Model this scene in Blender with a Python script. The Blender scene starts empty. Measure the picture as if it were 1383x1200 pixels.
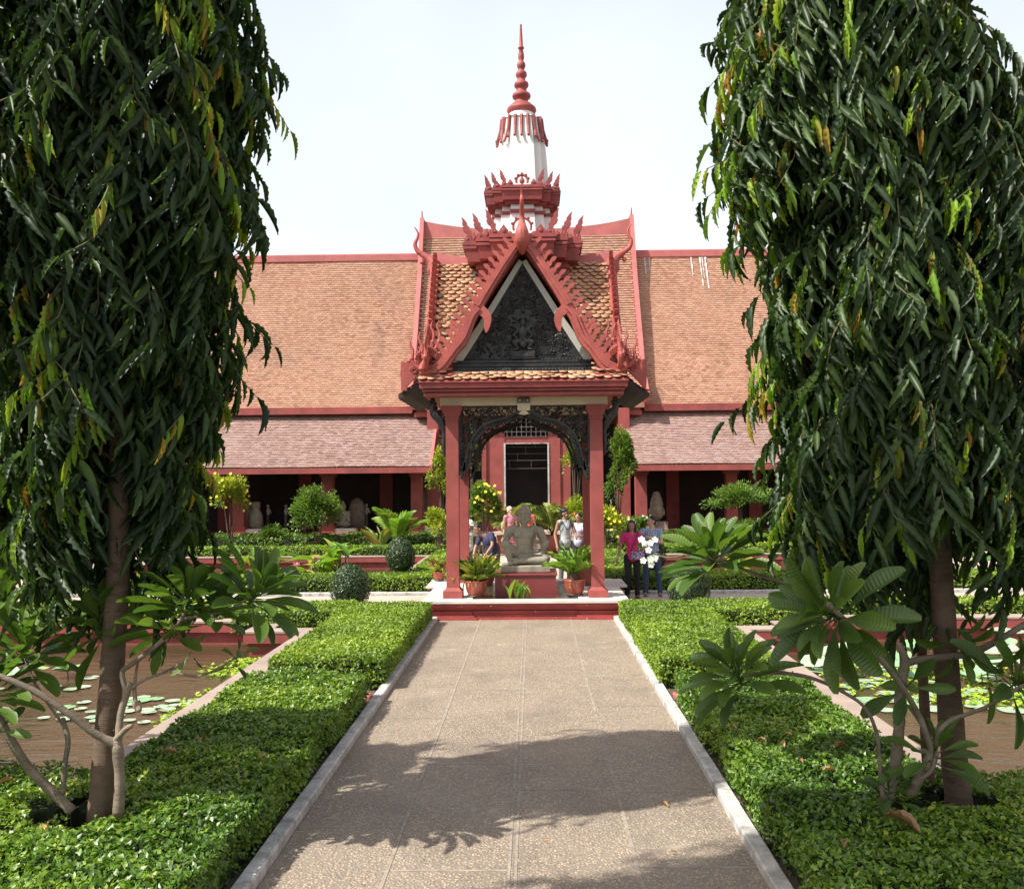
import bpy, math, random
import numpy as np
from mathutils import Vector, Matrix
random.seed(7); RNG = np.random.default_rng(11)
R = math.radians; PI = math.pi
SC = bpy.context.scene
COL = SC.collection

# ------------------------------------------------------------------ camera
F = 1280.0
CAM = Vector((0.15, 0.0, 2.45))
yaw = math.atan(27.5 / F); pit = math.atan(49 / F); roll = R(0.5)
_f = Vector((-math.sin(yaw) * math.cos(pit), math.cos(yaw) * math.cos(pit), math.sin(pit)))
_r0 = Vector((math.cos(yaw), math.sin(yaw), 0)); _u0 = _r0.cross(_f)
_r = _r0 * math.cos(roll) - _u0 * math.sin(roll); _u = _u0 * math.cos(roll) + _r0 * math.sin(roll)
def P(px, py, Y):
    d = _f + _r * ((px - 691.5) / F) + _u * ((600 - py) / F)
    return CAM + d * ((Y - CAM.y) / d.y)
def Gz(px, py, z):
    d = _f + _r * ((px - 691.5) / F) + _u * ((600 - py) / F)
    return CAM + d * ((z - CAM.z) / d.z)
cd = bpy.data.cameras.new('camera'); co = bpy.data.objects.new('camera', cd); COL.objects.link(co)
M = Matrix((_r, _u, -_f)).transposed().to_4x4(); M.translation = CAM
co.matrix_world = M
cd.sensor_width = 36; cd.lens = F / 1383 * 36; cd.clip_end = 2000; cd.clip_start = 0.05
SC.camera = co

# ------------------------------------------------------------------ scene tree
OFF = {}
def tag(o, label=None, cat=None, group=None, kind=None):
    if label: o['label'] = label
    if cat: o['category'] = cat
    if group: o['group'] = group
    if kind: o['kind'] = kind
    return o
def thing(name, label, cat, loc=(0, 0, 0), group=None, kind=None):
    o = bpy.data.objects.new(name, None); COL.objects.link(o); o.location = loc
    o.empty_display_size = .2
    OFF[o.name] = Vector(loc); return tag(o, label, cat, group, kind)
def link(name, me, parent=None, mat=None, loc=None):
    off = OFF[parent.name] if parent else Vector(loc or (0, 0, 0))
    if off.length > 0: me.transform(Matrix.Translation(-off))
    o = bpy.data.objects.new(name, me); COL.objects.link(o)
    if parent: o.parent = parent
    else: o.location = off
    OFF[o.name] = off
    if mat is not None and not me.materials: me.materials.append(mat)
    return o
def kids(o): return [c for c in bpy.data.objects if c.parent == o]
def copy_tree(o, loc=None, rotz=None, parent=None, ch=None):
    c = o.copy(); COL.objects.link(c); c.parent = parent
    if loc is not None: c.location = loc
    if rotz is not None: c.rotation_euler = (0, 0, rotz)
    for k in kids(o): copy_tree(k, parent=c)
    return c

# ------------------------------------------------------------------ mesh builder
class MB:
    def __init__(s): s.v = []; s.f = []; s.mi = []; s.m = 0
    def add(s, vs, fs):
        b = len(s.v); s.v += [tuple(x) for x in vs]
        for f in fs: s.f.append(tuple(b + i for i in f)); s.mi.append(s.m)
        return s
    def box(s, x0, x1, y0, y1, z0, z1, t=0.0, t2=None):
        # t: taper inset at the top
        t2 = t if t2 is None else t2
        vs = [(x0, y0, z0), (x1, y0, z0), (x1, y1, z0), (x0, y1, z0), (x0 + t, y0 + t2, z1), (x1 - t, y0 + t2, z1), (x1 - t, y1 - t2, z1), (x0 + t, y1 - t2, z1)]
        return s.add(vs, [(0, 3, 2, 1), (4, 5, 6, 7), (0, 1, 5, 4), (1, 2, 6, 5), (2, 3, 7, 6), (3, 0, 4, 7)])
    def bevbox(s, x0, x1, y0, y1, z0, z1, b=.02):
        vs = []
        for z, i in ((z0, b), (z0 + b, 0), (z1 - b, 0), (z1, b)):
            vs += [(x0 + i, y0 + i, z), (x1 - i, y0 + i, z), (x1 - i, y1 - i, z), (x0 + i, y1 - i, z)]
        fs = [(0, 3, 2, 1), (12, 13, 14, 15)]
        for k in range(3):
            for j in range(4):
                a = k * 4 + j; c = k * 4 + (j + 1) % 4; fs.append((a, c, c + 4, a + 4))
        return s.add(vs, fs)
    def tube(s, pts, rad, n=8, flat=1.0, cap=True):
        pts = [Vector(p) for p in pts]; m = len(pts)
        if not hasattr(rad, '__len__'): rad = [rad] * m
        vs = []; a = None
        for i, p in enumerate(pts):
            t = (pts[min(i + 1, m - 1)] - pts[max(i - 1, 0)])
            t = t.normalized() if t.length > 1e-9 else Vector((0, 0, 1))
            if a is None: a = t.orthogonal().normalized()
            else:
                a = a - t * a.dot(t); a = a.normalized() if a.length > 1e-6 else t.orthogonal().normalized()
            b = t.cross(a)
            for k in range(n):
                q = 2 * PI * k / n; vs.append(p + a * math.cos(q) * rad[i] + b * math.sin(q) * rad[i] * flat)
        fs = [(i * n + k, i * n + (k + 1) % n, (i + 1) * n + (k + 1) % n, (i + 1) * n + k) for i in range(m - 1) for k in range(n)]
        if cap: fs += [tuple(range(n - 1, -1, -1)), tuple((m - 1) * n + k for k in range(n))]
        return s.add(vs, fs)
    def lathe(s, prof, c=(0, 0, 0), n=20, rot=0.0, sq=None):
        vs = []; m = len(prof)
        for r, z in prof:
            for k in range(n):
                q = 2 * PI * k / n + rot; vs.append((c[0] + r * math.cos(q), c[1] + r * math.sin(q), c[2] + z))
        fs = [(i * n + k, i * n + (k + 1) % n, (i + 1) * n + (k + 1) % n, (i + 1) * n + k) for i in range(m - 1) for k in range(n)]
        fs += [tuple(range(n - 1, -1, -1)), tuple((m - 1) * n + k for k in range(n))]
        return s.add(vs, fs)
    def ell(s, c, r, n=12, m=8, rot=None):
        if not hasattr(r, '__len__'): r = (r, r, r)
        vs = []; c = Vector(c)
        def pt(x, y, z):
            p = Vector((x * r[0], y * r[1], z * r[2]))
            if rot is not None: p = rot @ p
            return c + p
        vs.append(pt(0, 0, 1))
        for i in range(1, m):
            a = PI * i / m
            for k in range(n):
                q = 2 * PI * k / n; vs.append(pt(math.sin(a) * math.cos(q), math.sin(a) * math.sin(q), math.cos(a)))
        vs.append(pt(0, 0, -1)); L = len(vs) - 1
        fs = [(0, 1 + k, 1 + (k + 1) % n) for k in range(n)]
        for i in range(m - 2):
            for k in range(n):
                a = 1 + i * n + k; b = 1 + i * n + (k + 1) % n; fs.append((a, a + n, b + n, b))
        q = 1 + (m - 2) * n
        fs += [(L, q + (k + 1) % n, q + k) for k in range(n)]
        return s.add(vs, fs)
    def limb(s, a, ra, b, rb, n=12, f=1.0):
        a = Vector(a); b = Vector(b)
        s.tube([a, b], [ra, rb], n, f); s.ell(a, ra, n, 8); s.ell(b, rb, n, 8); return s
    def prism(s, poly, axis='Y', c0=0.0, c1=.1):
        # poly in (h,z); extruded along axis
        k = len(poly)
        mk = (lambda h, z, c: (h, c, z)) if axis == 'Y' else ((lambda h, z, c: (c, h, z)) if axis == 'X' else (lambda h, z, c: (h, z, c)))
        vs = [mk(h, z, c0) for h, z in poly] + [mk(h, z, c1) for h, z in poly]
        fs = [tuple(range(k)), tuple(range(2 * k - 1, k - 1, -1))] + [(i, i + k, (i + 1) % k + k, (i + 1) % k) for i in range(k)]
        return s.add(vs, fs)
    def ribbon(s, pts, w, d0, d1, axis='Y'):
        # band of width w (list or number) along pts (h,z), solid between depth d0 and d1
        m = len(pts); w = w if hasattr(w, '__len__') else [w] * m
        vs = []
        for i, (h, z) in enumerate(pts):
            a = pts[max(i - 1, 0)]; b = pts[min(i + 1, m - 1)]; dx, dz = b[0] - a[0], b[1] - a[1]; l = math.hypot(dx, dz) or 1
            nx, nz = -dz / l * w[i] / 2, dx / l * w[i] / 2
            for (hh, zz) in ((h + nx, z + nz), (h - nx, z - nz)):
                for d in (d0, d1): vs.append((hh, d, zz) if axis == 'Y' else (d, hh, zz))
        fs = []
        for i in range(m - 1):
            a = 4 * i; b = a + 4
            fs += [(a, b, b + 1, a + 1), (a + 2, a + 3, b + 3, b + 2), (a, a + 2, b + 2, b), (a + 1, b + 1, b + 3, a + 3)]
        fs += [(0, 1, 3, 2), (4 * m - 4, 4 * m - 2, 4 * m - 1, 4 * m - 3)]
        return s.add(vs, fs)
    def build(s, name, mat, parent=None, smooth=False, loc=None, fix=True):
        me = bpy.data.meshes.new(name); me.from_pydata(s.v, [], s.f)
        for m in (mat if isinstance(mat, (list, tuple)) else [mat]): me.materials.append(m)
        if any(s.mi): me.polygons.foreach_set('material_index', s.mi)
        if fix:
            import bmesh
            bm = bmesh.new(); bm.from_mesh(me); bmesh.ops.recalc_face_normals(bm, faces=bm.faces); bm.to_mesh(me); bm.free()
        me.validate()
        if smooth: me.polygons.foreach_set('use_smooth', [True] * len(me.polygons))
        return link(name, me, parent, None, loc)
    def blob(s, name, mat, parent, vox=.012, it=4, loc=None):
        o = s.build(name, mat, parent, True, loc)
        m = o.modifiers.new('remesh', 'REMESH'); m.mode = 'VOXEL'; m.voxel_size = vox; m.use_smooth_shade = True
        m = o.modifiers.new('smooth', 'SMOOTH'); m.factor = .5; m.iterations = it
        return o

def smoothpath(pts, k=6):
    pts = [Vector(p) for p in pts]; out = []; n = len(pts)
    for i in range(n - 1):
        p0 = pts[max(i - 1, 0)]; p1 = pts[i]; p2 = pts[i + 1]; p3 = pts[min(i + 2, n - 1)]
        for j in range(k):
            t = j / k
            out.append(.5 * ((2 * p1) + (p2 - p0) * t + (2 * p0 - 5 * p1 + 4 * p2 - p3) * t * t + (3 * p1 - p0 - 3 * p2 + p3) * t ** 3))
    out.append(pts[-1]); return out
def lerpn(v, m):
    return list(np.interp(np.linspace(0, 1, m), np.linspace(0, 1, len(v)), v))

# ------------------------------------------------------------------ instanced small faces as one mesh (leaves, tiles)
def T_simple():
    return np.array([(0, 0, 0), (.5, .42, .08), (0, 1, -.1), (-.5, .42, .08), (0, .45, 0)]), [(0, 1, 4), (1, 2, 4), (2, 3, 4), (3, 0, 4)]
def T_quick():
    return np.array([(0, 0, 0), (.5, .45, .1), (0, 1, -.05), (-.5, .45, .1)]), [(0, 1, 2), (0, 2, 3)]
def T_long(n=6, peak=.45, wave=.0, fold=.12, droop=.15, blunt=0.0, pw=.8):
    vs = []; fs = []
    for i in range(n + 1):
        t = i / n
        if wave and i not in (0, n): t += .25 / n * math.sin(i * 2.3)
        w = (math.sin(PI * (t ** (math.log(.5) / math.log(peak))))) ** pw if 0 < t < 1 else .06
        if blunt and t > .6: w = max(w * 0, math.sqrt(max(0, 1 - ((t - .66) / .342) ** 2))) if t > .66 else w
        if blunt and i == n: w = .34
        wz = wave * (1 if i % 2 else -1)
        w *= (1 - abs(wave) * (.9 if i % 2 else 0))
        zc = -droop * t * t
        vs += [(-.5 * w, t, zc + fold * w * .5 + wz * .25), (0, t, zc), (.5 * w, t, zc + fold * w * .5 - wz * .25)]
    for i in range(n):
        a = 3 * i; fs += [(a, a + 1, a + 4, a + 3), (a + 1, a + 2, a + 5, a + 4)]
    return np.array(vs), fs
def unit(a): return a / np.maximum(np.linalg.norm(a, axis=1, keepdims=True), 1e-9)
def scatter(name, mat, parent, pos, dr, nm, L, W, tmpl, var=None, loc=None, smooth=False, zs=None):
    tv, tf = tmpl; N = len(pos); k = len(tv)
    pos = np.asarray(pos, float); dr = unit(np.asarray(dr, float)); nm = np.asarray(nm, float)
    sd = unit(np.cross(dr, nm)); nm = np.cross(sd, dr)
    L = np.broadcast_to(np.asarray(L, float), (N,)); W = np.broadcast_to(np.asarray(W, float), (N,))
    zs = L if zs is None else np.broadcast_to(zs, (N,))
    V = pos[:, None, :] + sd[:, None, :] * (tv[None, :, 0:1] * W[:, None, None]) + dr[:, None, :] * (tv[None, :, 1:2] * L[:, None, None]) + nm[:, None, :] * (tv[None, :, 2:3] * zs[:, None, None])
    V = V.reshape(-1, 3)
    fl = np.array([len(f) for f in tf]); fi = np.concatenate([np.array(f) for f in tf])
    loops = (fi[None, :] + (np.arange(N) * k)[:, None]).reshape(-1).astype(np.int32)
    tot = np.tile(fl, N); start = np.concatenate(([0], np.cumsum(tot)[:-1])).astype(np.int32)
    me = bpy.data.meshes.new(name)
    me.vertices.add(len(V)); me.vertices.foreach_set('co', V.astype(np.float32).ravel())
    me.loops.add(len(loops)); me.loops.foreach_set('vertex_index', loops)
    me.polygons.add(len(tot)); me.polygons.foreach_set('loop_start', start); me.polygons.foreach_set('loop_total', tot.astype(np.int32))
    if smooth: me.polygons.foreach_set('use_smooth', np.ones(len(tot), bool))
    me.update(calc_edges=True)
    if var is None: var = RNG.random(N)
    at = me.attributes.new('var', 'FLOAT', 'POINT'); at.data.foreach_set('value', np.repeat(np.asarray(var, float), k).astype(np.float32))
    at = me.attributes.new('along', 'FLOAT', 'POINT'); at.data.foreach_set('value', np.tile(np.abs(tv[:, 0]) * 2, N).astype(np.float32))
    at = me.attributes.new('blade', 'FLOAT', 'POINT'); at.data.foreach_set('value', np.tile(tv[:, 1], N).astype(np.float32))
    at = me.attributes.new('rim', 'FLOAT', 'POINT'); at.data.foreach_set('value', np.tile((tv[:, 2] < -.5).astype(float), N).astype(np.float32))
    me.materials.append(mat)
    return link(name, me, parent, None, loc)

# ------------------------------------------------------------------ materials
def newmat(name):
    m = bpy.data.materials.new(name); m.use_nodes = True; n = m.node_tree.nodes; n.clear()
    out = n.new('ShaderNodeOutputMaterial'); b = n.new('ShaderNodeBsdfPrincipled'); m.node_tree.links.new(b.outputs[0], out.inputs[0])
    return m, n, m.node_tree.links, b, out
def ramp(n, l, src, stops, interp='LINEAR'):
    r = n.new('ShaderNodeValToRGB'); e = r.color_ramp.elements; r.color_ramp.interpolation = interp
    while len(e) < len(stops): e.new(.5)
    for i, (p, c) in enumerate(stops): e[i].position = p; e[i].color = (*c, 1)
    l.new(src, r.inputs[0]); return r.outputs[0]
def coord(n, l, scale=(1, 1, 1)):
    t = n.new('ShaderNodeTexCoord'); m = n.new('ShaderNodeMapping'); m.inputs['Scale'].default_value = scale
    g = n.new('ShaderNodeNewGeometry'); l.new(g.outputs['Position'], m.inputs[0]); return m.outputs[0]
def noise(n, l, scale, det=4, vec=None, rough=.55):
    t = n.new('ShaderNodeTexNoise'); t.inputs['Scale'].default_value = scale; t.inputs['Detail'].default_value = det; t.inputs['Roughness'].default_value = rough
    l.new(vec if vec is not None else coord(n, l), t.inputs['Vector']); return t.outputs[0]
def mixc(n, l, fac, a, b, mode='MIX'):
    m = n.new('ShaderNodeMix'); m.data_type = 'RGBA'; m.blend_type = mode
    for k, x in ((0, fac), (6, a), (7, b)):
        if isinstance(x, (int, float)): m.inputs[k].default_value = x
        elif isinstance(x, tuple): m.inputs[k].default_value = (*x, 1)
        else: l.new(x, m.inputs[k])
    return m.outputs[2]
def bump(n, l, b, h, s=.3, d=.02):
    k = n.new('ShaderNodeBump'); k.inputs['Strength'].default_value = s; k.inputs['Distance'].default_value = d
    l.new(h, k.inputs['Height']); l.new(k.outputs[0], b.inputs['Normal']); return k
def m_paint(name, c, rough=.55, var=.25, sc=3.0, stain=None, bs=.15, bsc=30, spots=0.0):
    m, n, l, b, o = newmat(name)
    f = noise(n, l, sc, 6)
    a = tuple(x * (1 - var) for x in c); d = tuple(min(1, x * (1 + var)) for x in c)
    col = ramp(n, l, f, [(.3, a), (.7, d)])
    if stain:
        f2 = noise(n, l, sc * .35, 8, coord(n, l, (1, 1, .35)), .7)
        fm = ramp(n, l, f2, [(.5, (0, 0, 0)), (.72, (1, 1, 1))]); col = mixc(n, l, fm, col, stain)
    if spots:
        f3 = noise(n, l, 14, 3); fm = ramp(n, l, f3, [(.70, (0, 0, 0)), (.73, (1, 1, 1))]); col = mixc(n, l, fm, col, (.6, .5, .45))
    l.new(col, b.inputs['Base Color']); b.inputs['Roughness'].default_value = rough
    bump(n, l, b, noise(n, l, bsc, 4), bs, .01)
    return m
def m_leaf(name, stops, rough=.42, trans=.25, tc=None, spec=.5, noise_mix=.0, veins=0):
    m, n, l, b, o = newmat(name)
    a = n.new('ShaderNodeAttribute'); a.attribute_name = 'var'
    col = ramp(n, l, a.outputs['Fac'], stops)
    al = n.new('ShaderNodeAttribute'); al.attribute_name = 'along'
    rib = ramp(n, l, al.outputs['Fac'], [(0.0, (1, 1, 1)), (.16, (0, 0, 0))])
    col2 = mixc(n, l, .35, col, (1.0, 1.0, .55), 'SOFT_LIGHT')
    col = mixc(n, l, rib, col, col2)
    if veins:
        bl = n.new('ShaderNodeAttribute'); bl.attribute_name = 'blade'
        m1 = n.new('ShaderNodeMath'); m1.operation = 'MULTIPLY'; m1.inputs[1].default_value = veins; l.new(bl.outputs['Fac'], m1.inputs[0])
        m2 = n.new('ShaderNodeMath'); m2.operation = 'MULTIPLY_ADD'; m2.inputs[1].default_value = -6.0; l.new(al.outputs['Fac'], m2.inputs[0]); l.new(m1.outputs[0], m2.inputs[2])
        m3 = n.new('ShaderNodeMath'); m3.operation = 'SINE'; l.new(m2.outputs[0], m3.inputs[0])
        vf = ramp(n, l, m3.outputs[0], [(.80, (0, 0, 0)), (.98, (.8, .8, .8))]); col = mixc(n, l, vf, col, col2)
        bump(n, l, b, m3.outputs[0], .25, .004)
    l.new(col, b.inputs['Base Color']); b.inputs['Roughness'].default_value = rough
    b.inputs['Specular IOR Level'].default_value = spec
    t = n.new('ShaderNodeBsdfTranslucent')
    tcol = mixc(n, l, 1.0, col, (1.5, 1.6, .7), 'MULTIPLY'); l.new(tcol, t.inputs[0])
    mx = n.new('ShaderNodeMixShader'); mx.inputs[0].default_value = trans
    l.new(b.outputs[0], mx.inputs[1]); l.new(t.outputs[0], mx.inputs[2]); l.new(mx.outputs[0], o.inputs[0])
    return m
def m_tile(name, stops, rough=.8, dirt=(.12, .09, .08), dsc=.35, dth=(.55, .8)):
    m, n, l, b, o = newmat(name)
    a = n.new('ShaderNodeAttribute'); a.attribute_name = 'var'
    col = ramp(n, l, a.outputs['Fac'], stops)
    f = noise(n, l, dsc * 1.8, 8, coord(n, l, (1, .5, .4)), .7); fm = ramp(n, l, f, [(dth[0], (0, 0, 0)), (dth[1], (.6, .6, .6))])
    col = mixc(n, l, fm, col, dirt)
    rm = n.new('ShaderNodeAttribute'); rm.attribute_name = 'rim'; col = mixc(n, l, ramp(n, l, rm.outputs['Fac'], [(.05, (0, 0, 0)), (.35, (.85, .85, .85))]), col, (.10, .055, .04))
    f = noise(n, l, 9, 3); col = mixc(n, l, .25, col, mixc(n, l, f, (.2, .2, .2), (1, 1, 1)), 'MULTIPLY')
    l.new(col, b.inputs['Base Color']); b.inputs['Roughness'].default_value = rough
    b.inputs['Specular IOR Level'].default_value = .25
    bump(n, l, b, noise(n, l, 60, 2), .2, .01)
    return m
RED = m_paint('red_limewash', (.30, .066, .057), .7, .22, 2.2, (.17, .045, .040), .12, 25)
RED_CHIP = m_paint('red_limewash_chipped', (.35, .06, .055), .65, .2, 2.5, (.2, .05, .045), .2, 25, 1)
RED_DK = m_paint('dark_red_paint', (.27, .042, .042), .5, .15, 3, None, .1)
RED_FR = m_paint('red_carved_paint', (.28, .055, .05), .6, .22, 6, (.16, .05, .045), .4, 45)
BARGE = m_paint('salmon_red_paint', (.37, .082, .066), .6, .16, 5, (.28, .06, .055), .5, 28)
CREAM = m_paint('cream_paint', (.62, .56, .40), .55, .07, 2, (.45, .40, .28), .05)
WHITE = m_paint('white_plaster', (.80, .80, .78), .6, .05, 2, (.6, .6, .57), .1)
WSTONE = m_paint('white_stone_slab', (.62, .58, .52), .6, .12, 4, (.4, .37, .33), .2)
BLACK = m_paint('black_carved_wood', (.022, .023, .024), .42, .45, 12, (.05, .05, .048), .5, 60)
STONE = m_paint('weathered_sandstone', (.285, .255, .20), .8, .14, 7, (.12, .11, .085), .5, 70)
STONE2 = m_paint('pale_sandstone', (.36, .30, .23), .85, .2, 6, (.25, .2, .16), .5, 50)
KERB = m_paint('kerb_concrete', (.50, .48, .45), .85, .28, 9, (.15, .14, .13), .6, 40)
COPE = m_paint('pinkish_coping_cement', (.34, .265, .22), .85, .14, 3, (.24, .19, .16), .3, 60)
PATHC = m_paint('beige_cement', (.46, .38, .31), .9, .12, 2, (.33, .27, .22), .3, 60)
DARKW = m_paint('shaded_gallery_wall', (.040, .027, .026), .8, .3, 1.5)  # verandah shade is put into this near-black wall colour
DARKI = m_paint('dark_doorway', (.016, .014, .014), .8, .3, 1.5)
SOIL = m_paint('garden_soil', (.10, .07, .05), .95, .4, 5, (.06, .045, .03), .6, 20)
POT = m_paint('glazed_red_pot', (.33, .08, .05), .35, .15, 6, (.2, .05, .035), .15)
METAL = m_paint('grey_metal', (.12, .11, .10), .4, .2, 6)
SOFFIT = m_paint('grey_green_soffit', (.50, .52, .47), .7, .08, 3)
def m_bark(name, c, c2, ring=7):
    m, n, l, b, o = newmat(name)
    v = coord(n, l, (1, 1, ring)); f = noise(n, l, 5, 6, v, .65)
    col = ramp(n, l, f, [(.3, c2), (.65, c)]); f2 = noise(n, l, 3, 5); col = mixc(n, l, ramp(n, l, f2, [(.5, (0, 0, 0)), (.7, (.7, .7, .7))]), col, tuple(x * 1.6 for x in c))
    l.new(col, b.inputs['Base Color']); b.inputs['Roughness'].default_value = .9
    bump(n, l, b, noise(n, l, 22, 6, v), .6, .01); return m
BARK = m_bark('grey_brown_bark', (.125, .082, .055), (.065, .043, .03))
BARK2 = m_bark('pale_plumeria_bark', (.22, .175, .13), (.11, .085, .06), 3)
TWIG = m_paint('green_twig', (.12, .12, .05), .7, .3, 20)
def m_pebble():
    m, n, l, b, o = newmat('washed_pebble_paving')
    p = coord(n, l)
    v = n.new('ShaderNodeTexVoronoi'); v.inputs['Scale'].default_value = 50; l.new(p, v.inputs['Vector'])
    sep = n.new('ShaderNodeSeparateColor'); l.new(v.outputs['Color'], sep.inputs[0])
    peb = ramp(n, l, sep.outputs[0], [(0, (.15, .11, .08)), (.25, (.27, .20, .14)), (.5, (.38, .28, .185)), (.75, (.48, .36, .23)), (.92, (.58, .45, .29)), (1, (.22, .18, .145))])
    edge = ramp(n, l, v.outputs['Distance'], [(.28, (0, 0, 0)), (.55, (1, 1, 1))])
    col = mixc(n, l, edge, peb, (.21, .175, .14))
    big = noise(n, l, .9, 7, None, .65)
    col = mixc(n, l, ramp(n, l, big, [(.4, (0, 0, 0)), (.8, (.4, .4, .4))]), col, (.37, .30, .23))
    pale = noise(n, l, 2.2, 8, None, .75)
    col = mixc(n, l, ramp(n, l, pale, [(.58, (0, 0, 0)), (.70, (.75, .75, .75))]), col, (.42, .35, .28))
    dk = noise(n, l, 1.3, 5, coord(n, l, (1, .6, 1)), .6)
    col = mixc(n, l, ramp(n, l, dk, [(.50, (0, 0, 0)), (.75, (.6, .6, .6))]), col, (.13, .105, .085))
    l.new(col, b.inputs['Base Color']); b.inputs['Roughness'].default_value = .75
    inv = ramp(n, l, v.outputs['Distance'], [(.1, (1, 1, 1)), (.6, (0, 0, 0))])
    bump(n, l, b, inv, .9, .006); return m
PEB = m_pebble()
JOINT = m_paint('cement_joint', (.30, .25, .20), .9, .3, 9, (.2, .17, .15), .4, 60)
def m_water():
    m, n, l, b, o = newmat('muddy_water')
    f = noise(n, l, .5, 3); l.new(ramp(n, l, f, [(.3, (.075, .050, .026)), (.7, (.040, .040, .017))]), b.inputs['Base Color'])
    b.inputs['Roughness'].default_value = .04; b.inputs['IOR'].default_value = 1.45; b.inputs['Specular IOR Level'].default_value = .5
    h = noise(n, l, 3.2, 4, coord(n, l, (.7, 1.7, 1)), .55); bump(n, l, b, h, .32, .06); return m
WATER = m_water()
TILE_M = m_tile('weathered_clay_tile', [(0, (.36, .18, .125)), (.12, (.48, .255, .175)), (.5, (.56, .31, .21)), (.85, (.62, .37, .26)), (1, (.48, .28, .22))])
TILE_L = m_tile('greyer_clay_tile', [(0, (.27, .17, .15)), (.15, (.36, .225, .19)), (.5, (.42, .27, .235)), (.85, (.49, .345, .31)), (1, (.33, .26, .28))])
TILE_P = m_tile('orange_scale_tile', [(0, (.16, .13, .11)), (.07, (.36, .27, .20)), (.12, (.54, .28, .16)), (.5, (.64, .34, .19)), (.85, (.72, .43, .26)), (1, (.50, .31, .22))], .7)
RIDGE = m_paint('faded_red_ridge', (.44, .13, .12), .7, .15, 3, (.32, .11, .10))
# leaves
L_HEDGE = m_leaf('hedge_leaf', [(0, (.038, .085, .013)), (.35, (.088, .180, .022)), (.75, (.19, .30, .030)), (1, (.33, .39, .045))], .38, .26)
L_HFAR = m_leaf('clipped_hedge_leaf', [(0, (.05, .10, .014)), (.4, (.15, .25, .024)), (.8, (.25, .36, .035)), (1, (.36, .46, .06))], .48, .28)
L_BALL = m_leaf('topiary_leaf', [(0, (.022, .05, .018)), (.5, (.04, .085, .03)), (1, (.085, .13, .05))], .4, .15)
L_POLY = m_leaf('mast_tree_leaf', [(0, (.018, .040, .013)), (.45, (.034, .068, .019)), (.76, (.065, .115, .026)), (.82, (.13, .27, .025)), (.93, (.26, .40, .03)), (.955, (.34, .33, .035)), (1, (.42, .21, .045))], .44, .32, spec=.4)
L_PLUM = m_leaf('plumeria_leaf', [(0, (.045, .095, .018)), (.5, (.078, .145, .026)), (1, (.13, .21, .04))], .40, .34, spec=.5, veins=110)
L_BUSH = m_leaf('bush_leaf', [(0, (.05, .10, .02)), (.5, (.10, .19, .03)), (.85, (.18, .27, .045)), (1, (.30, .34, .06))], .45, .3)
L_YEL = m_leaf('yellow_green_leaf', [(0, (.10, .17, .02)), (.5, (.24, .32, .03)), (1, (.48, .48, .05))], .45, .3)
L_FERN = m_leaf('nest_fern_frond', [(0, (.09, .20, .03)), (.6, (.19, .34, .05)), (1, (.33, .46, .08))], .3, .3, spec=.4)
L_CROT = m_leaf('croton_leaf', [(0, (.07, .12, .02)), (.45, (.22, .30, .04)), (.75, (.40, .42, .07)), (.88, (.30, .16, .05)), (1, (.26, .06, .04))], .3, .25)
L_PALM = m_leaf('palm_leaflet', [(0, (.06, .11, .02)), (.5, (.16, .22, .04)), (.85, (.33, .33, .07)), (1, (.45, .30, .08))], .4, .25)
L_CANNA = m_leaf('canna_leaf', [(0, (.09, .20, .02)), (.6, (.20, .36, .04)), (.9, (.36, .42, .06)), (1, (.45, .30, .08))], .4, .35)
L_LETT = m_leaf('floating_plant_leaf', [(0, (.16, .30, .02)), (.6, (.32, .48, .03)), (1, (.50, .60, .06))], .5, .2)
PETAL_Y = m_leaf('yellow_petal', [(0, (.75, .6, .02)), (1, (.9, .8, .08))], .6, .2)
PETAL_R = m_leaf('red_petal', [(0, (.7, .03, .03)), (1, (.8, .1, .06))], .6, .2)
PETAL_W = m_leaf('white_petal', [(0, (.85, .85, .82)), (1, (.92, .92, .9))], .5, .25)
PETAL_P = m_leaf('pink_petal', [(0, (.7, .25, .4)), (1, (.8, .4, .5))], .6, .2)
DRY = m_leaf('dry_leaf', [(0, (.20, .09, .035)), (1, (.48, .32, .17))], .8, .1)
PETAL_W2 = None
PAD = m_paint('lily_pad_skin', (.36, .47, .33), .35, .25, 5, (.20, .28, .13), .1)
PAD2 = m_paint('lotus_leaf_skin', (.22, .40, .20), .45, .25, 4, (.30, .42, .10), .1)
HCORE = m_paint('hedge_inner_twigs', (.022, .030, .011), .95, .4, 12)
# ------------------------------------------------------------------ light and sky
w = bpy.data.worlds.new('World'); SC.world = w; w.use_nodes = True
wn = w.node_tree.nodes; wl = w.node_tree.links
bg = wn.get('Background') or wn.new('ShaderNodeBackground')
sky = wn.new('ShaderNodeTexSky'); sky.sky_type = 'NISHITA'; sky.sun_disc = False
SUN_TRAVEL = Vector((.88, .475, 0)).normalized(); SUN_EL = R(51)
az = math.atan2(-SUN_TRAVEL.x, -SUN_TRAVEL.y)          # direction towards the sun, clockwise from +Y
sky.sun_elevation = SUN_EL; sky.sun_rotation = az; sky.altitude = 0; sky.air_density = 1.0; sky.dust_density = 5.0; sky.ozone_density = 1.0
hz = wn.new('ShaderNodeMix'); hz.data_type = 'RGBA'; hz.inputs[7].default_value = (8.4, 8.9, 9.2, 1)
tc = wn.new('ShaderNodeTexCoord'); sx = wn.new('ShaderNodeSeparateXYZ'); wl.new(tc.outputs['Generated'], sx.inputs[0])
mr = wn.new('ShaderNodeMapRange'); mr.inputs[1].default_value = -.02; mr.inputs[2].default_value = .75; mr.inputs[3].default_value = .9; mr.inputs[4].default_value = .25
wl.new(sx.outputs[2], mr.inputs[0])
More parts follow.
